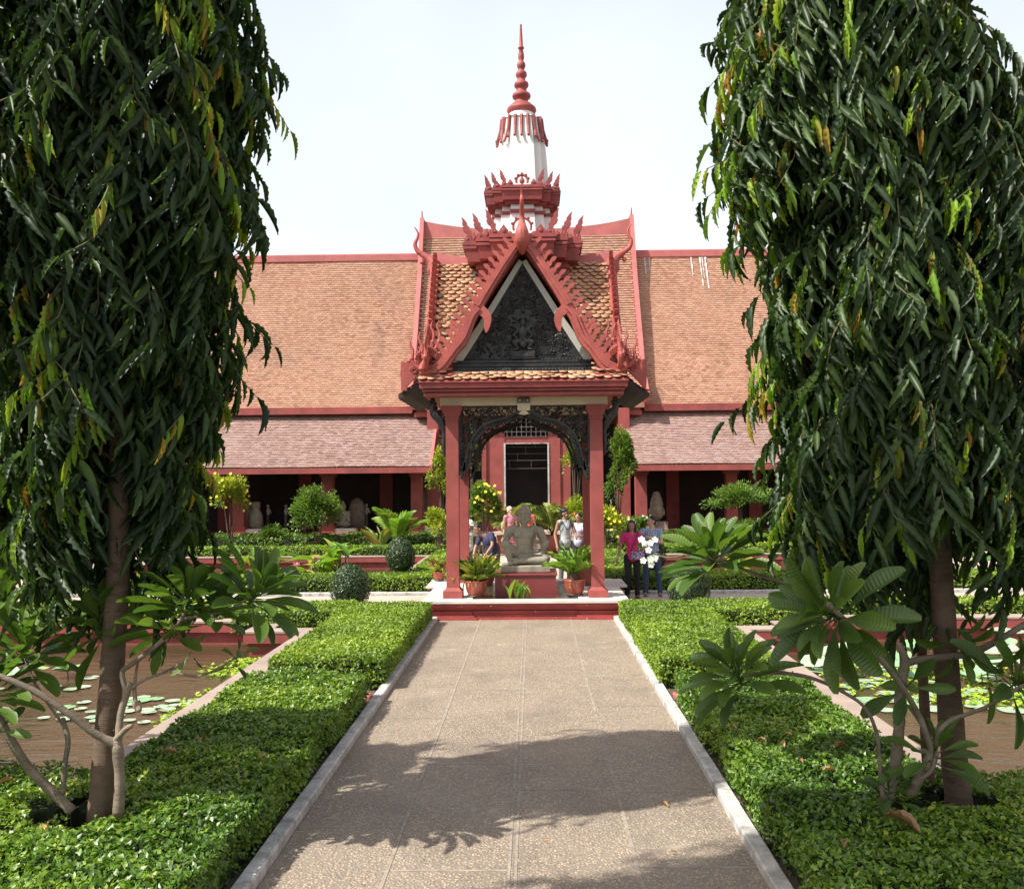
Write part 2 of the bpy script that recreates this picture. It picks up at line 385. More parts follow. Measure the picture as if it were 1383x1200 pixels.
cn = wn.new('ShaderNodeTexNoise'); cn.inputs['Scale'].default_value = 1.6; cn.inputs['Detail'].default_value = 5; wl.new(tc.outputs['Generated'], cn.inputs['Vector'])
ad = wn.new('ShaderNodeMath'); ad.operation = 'MULTIPLY_ADD'; ad.inputs[1].default_value = .7; wl.new(cn.outputs[0], ad.inputs[0])
sb = wn.new('ShaderNodeMath'); sb.operation = 'ADD'; sb.inputs[1].default_value = -.33; wl.new(mr.outputs[0], sb.inputs[0]); wl.new(sb.outputs[0], ad.inputs[2])
ad.use_clamp = True
wl.new(ad.outputs[0], hz.inputs[0]); wl.new(sky.outputs[0], hz.inputs[6]); wl.new(hz.outputs[2], bg.inputs[0])
bg.inputs[1].default_value = .085
sd_ = bpy.data.lights.new('sun', 'SUN'); so = bpy.data.objects.new('sun', sd_); COL.objects.link(so)
sd_.energy = 4.2; sd_.angle = R(.6); sd_.color = (1, .95, .87)
tr = Vector((SUN_TRAVEL.x * math.cos(SUN_EL), SUN_TRAVEL.y * math.cos(SUN_EL), -math.sin(SUN_EL)))
so.rotation_euler = tr.to_track_quat('-Z', 'Y').to_euler(); so.location = (-30, -12, 40)
SC.view_settings.view_transform = 'Standard'; SC.view_settings.look = 'None'; SC.view_settings.gamma = 1
SC.view_settings.exposure = .82
SC.cycles.max_bounces = 6; SC.cycles.transparent_max_bounces = 4; SC.cycles.use_denoising = True

# ------------------------------------------------------------------ ground with the four ponds cut out
ZW = -.20; ZC = .15
PF = dict(x0=3.4, x1=10.8, y0=7.1, y1=15.6, nx=4.3, ny=14.5)
PR = dict(x0=3.1, x1=10.8, y0=22.4, y1=29.0)
def in_pond(x, y):
    a = abs(x)
    if PF['x0'] < a < PF['x1'] and PF['y0'] < y < PF['y1']: return not (a < PF['nx'] and y > PF['ny'])
    return PR['x0'] < a < PR['x1'] and PR['y0'] < y < PR['y1']
xs = [-400, -60, -10.8, -4.3, -3.4, -3.1, 3.1, 3.4, 4.3, 10.8, 60, 400]; ys = [-400, -30, 7.1, 14.5, 15.6, 22.4, 29.0, 60, 400]
g = MB()
for i in range(len(xs) - 1):
    for j in range(len(ys) - 1):
        if in_pond((xs[i] + xs[i + 1]) / 2, (ys[j] + ys[j + 1]) / 2): continue
        g.add([(xs[i], ys[j], 0), (xs[i + 1], ys[j], 0), (xs[i + 1], ys[j + 1], 0), (xs[i], ys[j + 1], 0)], [(0, 1, 2, 3)])
tag(g.build('ground', SOIL, fix=False), kind='structure')
g = MB(); g.box(-1.543, 1.543, -6, 16.85, -.1, .004)
tag(g.build('path', PEB), kind='structure')
# joints of the slabs (thin cement strips lying on the path)
g = MB()
for x, wd in ((-.79, .024), (0, .05), (.79, .024)):
    if x == 0:
        g.box(x - .03, x - .012, -6, 16.8, 0, .008); g.box(x + .012, x + .03, -6, 16.8, 0, .008)
    else: g.box(x - wd / 2, x + wd / 2, -6, 16.8, 0, .008)
for (xa, xb, ys_) in ((-1.54, -.81, (6.8, 9.9, 12.6, 15.2)), (-.77, -.032, (6.05, 8.3, 11.2, 13.4, 15.6)), (.032, .77, (7.6, 8.27, 11.28, 16.2)), (.81, 1.54, (7.55, 6.1, 10.4, 14.1))):
    for y in ys_: g.box(xa, xb, y - .009, y + .009, 0, .008)
tag(g.build('path_joints', JOINT), kind='structure')
g = MB(); g.box(-14, 14, 17.0, 20.42, -.1, .003)
g.box(-1.5, 1.5, 20.44, 32.4, -.1, .003); g.box(-16, 16, 30.9, 31.5, -.1, .0025); g.box(-13.4, -12.0, 5, 30.9, -.1, .003); g.box(12.0, 13.4, 5, 30.9, -.1, .003)
tag(g.build('cross_path', PATHC), kind='structure')
def kerb(name, x0, x1, y0, y1, along='Y'):
    g = MB(); a, b = (y0, y1) if along == 'Y' else (x0, x1); p = a
    while p < b - .05:
        q = min(b, p + random.uniform(.85, 1.15)); j = random.uniform(-.004, .004); h = .075 + random.uniform(-.004, .004)
        if along == 'Y': g.bevbox(x0 + j, x1 + j, p + .003, q - .003, -.1, h, .012)
        else: g.bevbox(p + .003, q - .003, y0 + j, y1 + j, -.1, h, .012)
        p = q
    return tag(g.build(name, KERB), kind='structure')
for s in (-1, 1):
    a, b = (1.545, 1.655) if s > 0 else (-1.655, -1.545)
    kerb('kerb', a, b, -4, 16.75)
    a, b = (1.72, 11.9) if s > 0 else (-11.9, -1.72)
    kerb('kerb', a, b, 20.44, 20.57, 'X')
    a, b = (1.52, 1.64) if s > 0 else (-1.64, -1.52)
    kerb('kerb', a, b, 20.6, 31)
    a, b = (2.9, 11.9) if s > 0 else (-11.9, -2.9)
    kerb('kerb', a, b, 17.05, 17.17, 'X')
    g = MB(); a, b = (1.72, 2.4) if s > 0 else (-2.4, -1.72)
    g.bevbox(a, b, 10.72, 10.95, -.05, .03, .01)
    tag(g.build('brick_edging', RIDGE), kind='structure')

def pond(s, poly, name):
    # poly: list of |X|,Y going round the inside edge
    pts = [(s * x, y) for x, y in poly]
    if s < 0: pts = pts[::-1]
    n = len(pts)
    def off(d):
        out = []
        for i in range(n):
            p0 = Vector(pts[i - 1]); p1 = Vector(pts[i]); p2 = Vector(pts[(i + 1) % n])
            e1 = (p1 - p0).normalized(); e2 = (p2 - p1).normalized()
            n1 = Vector((e1.y, -e1.x)); n2 = Vector((e2.y, -e2.x))
            out.append(p1 + (n1 + n2) * d)
        return out
    # ring pieces as stepped quads (inner line = pts, outwards = off(+))
    def ring(mb, A, B, z0, z1):
        for i in range(n):
            j = (i + 1) % n
            vs = [(*A[i], z0), (*A[j], z0), (*B[j], z0), (*B[i], z0), (*A[i], z1), (*A[j], z1), (*B[j], z1), (*B[i], z1)]
            mb.add(vs, [(0, 3, 2, 1), (4, 5, 6, 7), (0, 1, 5, 4), (2, 3, 7, 6)])
    P0 = [Vector(p) for p in pts]
    b = MB(); ring(b, off(.07), off(.12), -.8, -.0005)
    tag(b.build('pond_wall', RED), kind='structure')
    b = MB(); ring(b, P0, off(.30), -.001, ZC)
    b.m = 1; ring(b, [Vector(v) for v in off(-.008)], off(.37), ZC, ZC + .028)
    tag(b.build('pond_coping', [RED, COPE]), kind='structure')
    b = MB(); b.add([(*v, ZW) for v in off(.075)], [tuple(range(n))])
    tag(b.build('water', WATER, fix=False), kind='structure')
    b = MB(); b.add([(*v, -.6) for v in off(.11)], [tuple(range(n))])
    tag(b.build('pond_bed', SOIL, fix=False), kind='structure')
for s in (-1, 1):
    pond(s, [(3.4, 7.1), (10.8, 7.1), (10.8, 15.6), (4.3, 15.6), (4.3, 14.5), (3.4, 14.5)], 'front')
    pond(s, [(3.1, 22.4), (10.8, 22.4), (10.8, 29.0), (3.1, 29.0)], 'rear')

# ------------------------------------------------------------------ roofs made of single tiles
def prof_fn(prof):
    pr = np.array(prof, float); seg = np.linalg.norm(np.diff(pr, axis=0), axis=1); cum = np.concatenate(([0], np.cumsum(seg)))
    def f(s): return np.stack([np.interp(s, cum, pr[:, 0]), np.interp(s, cum, pr[:, 1])], 1)
    return f, cum[-1]
def roof_tiles(name, prof, a0, a1, pitch, wid, mat, parent, axis='X', scale=False, keep=None, lift=.02, thick=.02, jit=.0025):
    # prof runs from the ridge down to the eave: (h,z)
    f, L = prof_fn(prof); rows = int(L / pitch); cols = int(math.ceil((a1 - a0) / wid - .2))
    ii, jj = np.meshgrid(np.arange(rows), np.arange(cols), indexing='ij'); ii = ii.ravel(); jj = jj.ravel()
    s0 = (L - (ii + 1) * pitch); u = a0 + (jj + .5 + .5 * (ii % 2)) * wid
    m = (u < a1 + wid * .3); ii, jj, s0, u = ii[m], jj[m], s0[m], u[m]
    p0 = f(np.maximum(s0 - pitch * (.8 if scale else .1), 0)); p1 = f(s0 + pitch); d2 = p1 - p0; d2 /= np.linalg.norm(d2, axis=1, keepdims=True)
    n2 = np.stack([-d2[:, 1], d2[:, 0]], 1); n2[n2[:, 1] < 0] *= -1
    N = len(u); zero = np.zeros(N)
    if axis == 'X': pos = np.stack([u, p0[:, 0], p0[:, 1]], 1); dr = np.stack([zero, d2[:, 0], d2[:, 1]], 1); nm = np.stack([zero, n2[:, 0], n2[:, 1]], 1)
    else: pos = np.stack([p0[:, 0], u, p0[:, 1]], 1); dr = np.stack([d2[:, 0], zero, d2[:, 1]], 1); nm = np.stack([n2[:, 0], zero, n2[:, 1]], 1)
    if keep is not None:
        k = keep(pos); pos, dr, nm = pos[k], dr[k], nm[k]; N = len(pos)
    wob = .012 * (1 + np.sin(pos[:, 0:1] * 1.1 + pos[:, 1:2] * .6 + 2 * np.sin(pos[:, 2:3] * .9))) if not scale else 0
    pos = pos + nm * (.004 + wob + RNG.normal(0, jit * .5, (N, 1)))
    dr = dr + nm * (lift / pitch + RNG.normal(0, jit / pitch, (N, 1))) + RNG.normal(0, .012, (N, 3))
    if scale:
        T = [(-.49, 0, 0), (.49, 0, 0), (.49, .55, 0), (.42, .76, 0), (.25, .93, 0), (0, 1, 0), (-.25, .93, 0), (-.42, .76, 0), (-.49, .55, 0)]
        k = len(T); tv = T + [(x, y, -1) for x, y, z in T]; tf = [tuple(range(k))] + [(i, i + k, (i + 1) % k + k, (i + 1) % k) for i in range(2, k - 0) if i < k - 1 or True][:7]
        Lh = pitch * 1.85
    else:
        T = [(-.485, 0, 0), (.485, 0, 0), (.485, 1, 0), (-.485, 1, 0), (.485, 1, -1), (-.485, 1, -1)]
        tv = T; tf = [(0, 1, 2, 3), (3, 2, 4, 5)]; Lh = pitch * 1.12
    cl = RNG.random(N); band = .5 + .5 * np.sin(pos[:, 0] * .7) * np.sin(pos[:, 2] * 1.1 + 1)
    return scatter(name, mat, parent, pos, dr, nm, Lh, wid, (np.array(tv, float), tf), np.clip(cl * .85 + .15 * band, 0, 1), zs=thick)

# ------------------------------------------------------------------ the museum building behind
def gallery(b, s, x_in, x_out, YE=33.0):
    # one wing: s = side (-1 left, 1 right)
    xa, xb = (x_in, x_out) if s > 0 else (-x_out, -x_in)
    zr = P(400, 352, 39).z; ze = P(400, 552, 35.2).z
    up = [(39.0, zr), (37.9, zr - 2.05), (36.5, ze + 2.0), (35.15, ze)]
    up2 = [(35.15, ze - .16), (36.5, ze + 1.8), (37.9, zr - 2.3), (39, zr - .25), (40.1, zr - 2.3), (41.5, ze + 1.8), (42.85, ze - .16), (42.85, ze), (41.5, ze + 2.0), (40.1, zr - 2.05), (39, zr), (37.9, zr - 2.05), (36.5, ze + 2.0), (35.15, ze)]
    zl = P(400, 559, 35.5).z; z2 = P(400, 632, 33).z
    g = MB(); g.prism(up2, 'X', xa, xb); ro = g.build('upper_roof', TILE_M, b)
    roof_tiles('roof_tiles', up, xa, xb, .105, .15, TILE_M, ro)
    g = MB(); g.box(xa, xb, 35.02, 35.16, ze - .22, ze + .04); g.build('upper_fascia', RED, ro)
    g = MB(); g.bevbox(xa, xb, 38.86, 39.14, zr - .1, zr + .22, .03); g.build('ridge', RIDGE, ro)
    xi = xa - .0 if s > 0 else xb
    # lower roof, its inner end cut on a slant
    sl = 3.4 * s; sb_ = 3.58 * s
    la, lb = (3.45, xb) if s > 0 else (xa, -3.45)
    lo = [(35.5, zl), (33.0, z2 + .02)]
    g = MB(); g.prism([(35.5, zl), (33.0, z2), (33.0, z2 - .1), (35.5, zl - .12)], 'X', la, lb); rl = g.build('lower_roof', TILE_L, b)
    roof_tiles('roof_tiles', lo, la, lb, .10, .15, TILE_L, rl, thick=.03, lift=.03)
    g = MB(); g.box(la - .03, lb + .03, 32.9, 33.0, z2 - .2, z2 - .01); g.build('lower_fascia', RED, rl)
    g = MB(); e0 = la if s > 0 else lb - .0; e1 = e0 - .1 * s
    g.prism([(35.5, zl - .12), (35.5, zl + .08), (33.0, z2 + .08), (33.0, z2 - .16)], 'X', min(e0, e1), max(e0, e1)); g.build('end_board', RIDGE, rl)
    g = MB(); g.box(xa, xb, 35.4, 35.55, zl - .2, ze + .3); g.build('clerestory_wall', RED, b)
    # floor, columns, back wall
    g = MB(); g.box(xa if s > 0 else xa, xb, 33.5, 38.2, 0, .6); g.build('floor_slab', RED, b)
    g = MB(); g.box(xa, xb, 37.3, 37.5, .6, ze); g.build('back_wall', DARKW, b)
    k = 0; x = 4.0
    while x < 17:
        c = MB(); X = x * s
        c.box(X - .2, X + .2, 33.75, 34.15, .6, z2 - .05); c.box(X - .26, X + .26, 33.68, 34.22, z2 - .32, z2 - .14); c.box(X - .26, X + .26, 33.69, 34.21, .6, .9)
        c.build('column', RED, b)
        c = MB(); c.bevbox(X + .27 if s < 0 else X - .27 - 0.75, X + .27 + .75 if s < 0 else X - .27, 33.75, 34.1, .6, .80, .02); c.build('ledge', WSTONE, b)
        x += 3.2
    # inner pilasters in the back wall to catch some light
    for x in (5.6, 8.8, 12, 15.2):
        c = MB(); c.box(x * s - .25, x * s + .25, 37.1, 37.3, .6, ze - .3); c.build('wall_pilaster', RED, b)
b = thing('museum_gallery', 'long red gallery wing with clay tiled double roof left of the pavilion', 'building', (-14, 37, 0), 'museum buildings')
gallery(b, -1, 4.3, 24)
b = thing('museum_gallery', 'long red gallery wing right of the pavilion, white streaks on its upper roof', 'building', (14, 37, 0), 'museum buildings')
gallery(b, 1, 4.3, 24)
# bird-dropping streaks on the right-hand ridge
zr_ = P(400, 352, 39).z
for px, ya, yb, wd in ((872, 350, 384, .10), (878, 350, 372, .07), (935, 348, 378, .09), (947, 346, 392, .10), (954, 348, 398, .12), (950, 372, 406, .08)):
    g = MB(); x = P(px, 370, 38.6).x
    for k in range(9):
        a = k / 9; z0 = zr_ - .05 - (yb - ya) * .0305 * a; z1 = z0 - (yb - ya) * .0305 / 9 
        yf = lambda z: np.interp(z, [zr_ - 2.05, zr_], [37.9, 39.0]) - .06
        xo = x; w_ = wd * random.uniform(.4, 1) * (1 - .5 * a)
        g.add([(xo - w_ / 2, yf(z1), z1), (xo + w_ / 2, yf(z1), z1), (xo + w_ / 2, yf(z0), z0), (xo - w_ / 2, yf(z0), z0)], [(0, 1, 2, 3)])
    g.build('lime_streak', KERB, b)

b = thing('museum_hall', 'tall central museum hall with raised concave roof behind the statue pavilion', 'building', (0, 36, 0), 'museum buildings')
zt = P(700, 312, 39).z; zb = P(560, 545, 34.6).z
def cprof(off=0): return [(39.0, zt - off), (38.0, zt - 2.3 - off), (36.8, zb + 3.0 - off), (35.6, zb + .95 - off), (34.6, zb - off)]
g = MB(); pr = cprof(); lo_ = cprof(.22)
full = [*pr, *lo_[::-1], *[(78 - h, z) for h, z in lo_], *[(78 - h, z) for h, z in pr[::-1]]]
g.prism(pr + lo_[::-1], 'X', -4.25, 4.25); g.prism([(78 - h, z) for h, z in pr + lo_[::-1]], 'X', -4.25, 4.25)
ro = g.build('roof', TILE_M, b)
roof_tiles('roof_tiles', pr, -4.25, 4.25, .12, .16, TILE_M, ro, thick=.035, lift=.035)
g = MB()
rp = []
for i in range(13):
    t = i / 12 * 2 - 1; rp.append((t * 4.35, 39.0, zt + .03 + .42 * abs(t) ** 2.5))
for a, c in zip(rp[:-1], rp[1:]):
    g.add([(a[0], 38.85, zt - .3), (c[0], 38.85, zt - .3), (c[0], 39.15, zt - .3), (a[0], 39.15, zt - .3), (a[0], 38.85, a[2]), (c[0], 38.85, c[2]), (c[0], 39.15, c[2]), (a[0], 39.15, a[2])], [(0, 3, 2, 1), (4, 5, 6, 7), (0, 1, 5, 4), (1, 2, 6, 5), (2, 3, 7, 6), (3, 0, 4, 7)])
g.build('ridge', RIDGE, ro)
for s in (-1, 1):
    g = MB(); bp = [(39.0, zt + .5), (38.0, zt - 2.1), (36.8, zb + 3.2), (35.6, zb + 1.15), (34.45, zb + .1)]
    bp2 = [(h, z) for h, z in bp]
    x0 = 4.25 * s; x1 = 4.42 * s
    g.ribbon(bp2, [.42, .4, .38, .36, .4], min(x0, x1), max(x0, x1), 'X'); g.ribbon([(78 - h, z) for h, z in bp2], .4, min(x0, x1), max(x0, x1), 'X')
    g.build('barge_board', RIDGE, ro)
    g = MB(); g.tube([(x0 + .08 * s, 38.9, zt + .4), (x0 + .08 * s, 38.8, zt + .85)], [.05, .02], 6); g.build('finial', RIDGE, ro)
    g = MB(); X = 3.92 * s
    g.box(X - .2, X + .2, 34.8, 35.2, P(0, 566, 35).z, P(0, 540, 35).z); g.box(X - .3, X + .3, 34.72, 35.28, P(0, 543, 35).z, P(0, 534, 35).z); g.box(X - .26, X + .26, 34.76, 35.24, P(0, 569, 35).z, P(0, 563, 35).z)
    g.build('roof_pier', RED, b)
g = MB(); zd = P(711, 598, 35).z
def sx(px): return P(px, 660, 35).x
dl, dr_ = sx(682), sx(741)
# the portico wall: left and right of the door, lintel and the lattice above
for a, c, y in ((sx(651), sx(657), 34.93), (sx(657), dl, 35.0), (dr_, sx(757), 35.0), (sx(757), sx(771), 35.06)):
    g.box(a, c, y, 35.5, 0.3, 6.3)
g.box(dl, dr_, 35.03, 35.4, zd, zd + .22); g.box(dl, dr_, 35.02, 35.4, P(711, 562, 35).z, 6.3)
for s in (-1, 1):
    g.box(min(1.85 * s, 3.5 * s), max(1.85 * s, 3.5 * s), 36.3, 36.5, 4.6, 6.3)
    g.box(min(2.55 * s, 2.85 * s), max(2.55 * s, 2.85 * s), 36.2, 36.5, .6, 4.6)
    g.box(min(3.3 * s, 3.7 * s), max(3.3 * s, 3.7 * s), 34.6, 36.5, .6, 6.0)
g.build('wall', RED, b)
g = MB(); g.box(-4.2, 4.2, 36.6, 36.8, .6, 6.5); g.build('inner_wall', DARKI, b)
g = MB()
for s in (-1, 1):
    a = dl if s < 0 else dr_; g.box(a - .03, a + .03, 34.97, 35.02, .6, zd)
g.box(dl + .03, dr_ - .03, 34.98, 35.02, zd - .03, zd + .001)
g.build('door_frame', KERB, b)
g = MB(); z0 = zd + .24; z1 = P(711, 563, 35).z
for i in range(9): x = dl + .09 + i * (dr_ - dl - .18) / 8; g.tube([(x, 35.1, z0), (x, 35.1, z1)], .012, 5)
for i in range(5): z = z0 + i * (z1 - z0) / 4; g.tube([(dl, 35.08, z), (dr_, 35.08, z)], .012, 5)
g.build('window_grille', KERB, b)
g = MB()
for z, xa, xb in ((3.95, 0, 1), (3.7, 0, 1), (3.45, 0, 1), (3.2, 0, 1), (2.9, 0, 1)):
    g.tube([(dl + .04, 35.2, z), (dr_ - .04, 35.2, z)], .008, 5)
for x, z in ((-.5, 3.95), (0, 3.7), (.35, 3.95), (-.3, 3.45), (.2, 3.2), (-.6, 3.2)): g.tube([(x - .1, 35.2, z), (x - .1, 35.2, z - .26)], .008, 5)
g.build('door_lattice', METAL, b)
g = MB(); g.box(-3.6, 3.6, 34.3, 38, 0, .6)
for i in range(4): g.box(-1.7, 1.7, 34.3 - .32 * (i + 1), 34.3 - .32 * i, 0, .6 - .13 * (i + 1) + .01)
g.build('steps', PATHC, b)

# side wings that close the courtyard
def sidewing(s):
    b = thing('museum_gallery', 'gallery wing closing the courtyard on the %s, half hidden behind the mast tree' % ('far left' if s < 0 else 'far right'), 'building', (s * 20, 20, 0), 'museum buildings')
    X0 = 17.2
    zr = 11.2; ze = 5.2
    pr = [(s * (X0 + 6.1), zr), (s * (X0 + 4.9), zr - 2.2), (s * (X0 + 3.4), ze + 1.9), (s * (X0 + 2.2), ze)]
    g = MB(); g.prism(pr + [(h, z - .2) for h, z in pr[::-1]], 'Y', -4, 37)
    g.prism([(s * 2 * (X0 + 6.1) - h, z) for h, z in pr + [(h, z - .2) for h, z in pr[::-1]]], 'Y', -4, 37)
    ro = g.build('upper_roof', TILE_M, b)
    roof_tiles('roof_tiles', pr, 16, 36.8, .13, .2, TILE_M, ro, 'Y', thick=.04, lift=.03)
    g = MB(); xr = s * (X0 + 6.1); g.box(xr - .15, xr + .15, -4, 37, zr - .1, zr + .25); g.build('ridge', RIDGE, ro)
    lo = [(s * (X0 + 2.5), ze - .1), (s * X0, 2.95)]
    g = MB(); g.prism(lo + [(h, z - .12) for h, z in lo[::-1]], 'Y', -4, 36.8); rl = g.build('lower_roof', TILE_L, b)
    roof_tiles('roof_tiles', lo, 16, 32.8, .13, .2, TILE_L, rl, 'Y', thick=.04, lift=.03)
    g = MB(); g.box(min(s * (X0 - .1), s * X0), max(s * (X0 - .1), s * X0), -4, 32.9, 2.75, 2.96); g.build('lower_fascia', RED, rl)
    g = MB(); g.box(min(s * (X0 + .8), s * (X0 + 8)), max(s * (X0 + .8), s * (X0 + 8)), -4, 37, 0, .6); g.build('floor_slab', RED, b)
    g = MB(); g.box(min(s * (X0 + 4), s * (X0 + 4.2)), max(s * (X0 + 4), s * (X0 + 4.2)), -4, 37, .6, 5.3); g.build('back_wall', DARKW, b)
    for i in range(9):
        y = 4 + i * 3.4; g = MB(); xc = s * (X0 + 1.2); g.box(xc - .2, xc + .2, y - .2, y + .2, .6, 2.95); g.box(xc - .26, xc + .26, y - .26, y + .26, 2.6, 2.8); g.build('column', RED, b)
sidewing(-1); sidewing(1)

# ------------------------------------------------------------------ statues shown in the galleries
def gstone(name, label, cat, px, pyb, Y, prof, grp='stone sculptures in the galleries', base=True, n=16):
    z0 = .6; c = P(px, pyb, Y); g = MB()
    t = thing(name, label, cat, (c.x, Y, z0), grp)
    if base: g.bevbox(c.x - .34, c.x + .34, Y - .3, Y + .3, z0, z0 + .16, .02); g.build('plinth', RED, t); z0 += .161
    g = MB(); g.lathe(prof, (c.x, Y, z0), n); g.build('body', STONE2, t, True)
    return t
urn = [(.16, 0), (.27, .03), (.28, .3), (.26, .5), (.19, .68), (.15, .74), (.18, .8), (.18, .98), (.15, 1.0)]
gstone('stone_urn', 'round shouldered sandstone urn on the gallery ledge beside the yellow flowering shrub', 'urn', 345, 710, 34.6, urn)
gstone('stone_stele', 'broad grey stele with rounded top behind the round shouldered urn', 'stele', 330, 705, 35.6, [(.3, 0), (.33, .5), (.3, .85), (.22, 1.05), (.08, 1.14)])
gstone('stone_stele', 'rounded sandstone stele standing in the gallery shade beside the coconut seedling', 'stele', 482, 705, 35.8, [(.3, 0), (.32, .4), (.3, .8), (.2, 1.0), (.06, 1.1)])
gstone('stone_stele', 'tall carved slab leaning in the portico shade left of the stairs', 'stele', 578, 700, 35.4, [(.22, 0), (.24, .9), (.2, 1.3), (.08, 1.5)])
t = thing('seated_sculpture', 'small seated sandstone figure on the red gallery ledge right of the round bush', 'sculpture', (P(463, 710, 34.5).x, 34.5, .6), 'stone sculptures in the galleries')
g = MB(); x = P(463, 710, 34.5).x; g.bevbox(x - .34, x + .34, 34.2, 34.8, .6, .76, .02); g.build('plinth', RED, t)
g = MB(); g.ell((x, 34.5, .92), (.3, .26, .14)); g.ell((x, 34.5, 1.2), (.2, .15, .25)); g.ell((x, 34.5, 1.55), (.12, .12, .15)); g.ell((x, 34.5, 1.72), (.06, .06, .06))
for q in (-1, 1): g.limb((x + .2 * q, 34.5, 1.35), .07, (x + .24 * q, 34.35, 1.05), .06)
g.blob('body', STONE2, t, .025, 3)
t = thing('head_sculpture', 'large crowned sandstone head on a grey block in the right gallery opening', 'sculpture', (P(887, 700, 34.4).x, 34.4, .6), 'stone sculptures in the galleries')
x = P(887, 700, 34.4).x
g = MB(); g.bevbox(x - .36, x + .36, 34.1, 34.7, .6, .95, .04); g.build('plinth', STONE, t)
g = MB(); g.ell((x, 34.4, 1.3), (.27, .27, .33)); g.ell((x, 34.4, 1.55), (.24, .24, .2)); g.lathe([(.22, 0), (.19, .18), (.15, .25), (.13, .36), (.05, .42)], (x, 34.4, 1.6), 14)
g.ell((x, 34.12, 1.27), (.045, .06, .09))
for q in (-1, 1): g.ell((x + .1 * q, 34.15, 1.36), (.06, .03, .022)); g.ell((x + .27 * q, 34.4, 1.27), (.03, .06, .12))
g.ell((x, 34.15, 1.14), (.1, .04, .022)); g.blob('body', STONE2, t, .02, 2)
sml = [(362, 'left of the round bush, leftmost of the pale fragments'), (386, 'directly over the gallery shade, tallest of the pale fragments'), (412, 'nearest the round bush'), (495, 'beside the small barred rail')]
for px, lb in sml:
    x = P(px, 700, 36).x; t = thing('stone_fragment', 'small pale statue fragment, ' + lb, 'sculpture', (x, 36, .6), 'stone sculptures in the galleries')
    g = MB(); g.box(x - .05, x + .05, 35.95, 36.05, .6, 1.2); g.build('post', METAL, t)
    g = MB(); g.ell((x, 36, 1.36), (.07, .06, .16)); g.ell((x, 36, 1.57), .06); g.limb((x + .05, 36, 1.45), .03, (x + .12, 35.95, 1.3), .025); g.build('body', WSTONE, t, True)
# ------------------------------------------------------------------ the statue pavilion
CY = 18.6
PV = thing('statue_pavilion', 'red four columned pavilion with orange scale tiles, black carved gable and white and red spire', 'pavilion', (0, CY, 0))
def zy(py, Y): return P(706, py, Y).z
# plinth ---------------------------------------------------------
g = MB()
def mould(mb, x0, x1, y0, y1, k=1.0):
    for z0, z1, o in ((0, .05, .0), (.05, .085, .045), (.085, .15, .085), (.15, .175, .125), (.175, .205, .07), (.205, .235, .03), (.235, .30, .0)):
        mb.box(x0 + o * k, x1 - o * k, y0 + o * k, y1 - o * k, z0, z1)
mould(g, -1.72, 1.72, 16.8, 20.4); mould(g, -1.76, -.86, 16.76, 20.44); mould(g, .86, 1.76, 16.76, 20.44); mould(g, -1.95, 1.95, 19.2, 20.3)
pl = g.build('plinth', RED_CHIP, PV)
g = MB(); Z = .34
g.box(-1.83, 1.83, 16.72, 17.05, .30, Z); g.box(-1.83, 1.83, 20.05, 20.48, .30, Z); g.box(-1.83, -.95, 17.05, 20.05, .30, Z); g.box(.95, 1.83, 17.05, 20.05, .30, Z)
g.box(-2.02, -1.831, 19.1, 20.38, .301, Z); g.box(1.831, 2.02, 19.1, 20.38, .301, Z)
g.build('top_slab', WSTONE, pl)
g = MB(); g.add([(-.95, 17.05, .315), (.95, 17.05, .315), (.95, 20.05, .315), (-.95, 20.05, .315)], [(0, 1, 2, 3)]); g.build('basin_water', WATER, pl, fix=False)
# columns --------------------------------------------------------
for sx_ in (-1.31, 1.31):
    for yy in (17.3, 19.9):
        g = MB(); h = .115
        g.box(sx_ - .175, sx_ + .175, yy - .175, yy + .175, Z, Z + .13); g.box(sx_ - .165, sx_ + .165, yy - .165, yy + .165, Z + .13, Z + .19, .05)
        g.bevbox(sx_ - h, sx_ + h, yy - h, yy + h, Z + .18, 3.62, .012)
        g.box(sx_ - .13, sx_ + .13, yy - .13, yy + .13, 3.56, 3.60); g.box(sx_ - .12, sx_ + .12, yy - .12, yy + .12, 3.60, 3.74, -.055); g.box(sx_ - .185, sx_ + .185, yy - .185, yy + .185, 3.74, 3.822)
        g.build('column', RED, PV)
# beams, ceiling, cornice ----------------------------------------
g = MB(); ZB0, ZB1 = 3.823, 3.97
g.box(-1.52, 1.52, 17.18, 17.42, ZB0, ZB1); g.box(-1.52, 1.52, 19.78, 20.02, ZB0, ZB1); g.box(-1.43, -1.19, 17.42, 19.78, ZB0, ZB1); g.box(1.19, 1.43, 17.42, 19.78, ZB0, ZB1)
g.build('beam', CREAM, PV)
g = MB(); g.box(-1.6, 1.6, 17.05, 20.15, 3.972, 4.0); g.build('ceiling', CREAM, PV)
g = MB()
for z0, z1, e in ((3.97, 4.02, 1.78), (4.02, 4.045, 1.74), (4.045, 4.09, 1.80), (4.09, 4.11, 1.77), (4.11, 4.20, 1.85)):
    g.box(-e, e, CY - e, CY + e, z0, z1)
g.build('cornice', RED_FR, PV)
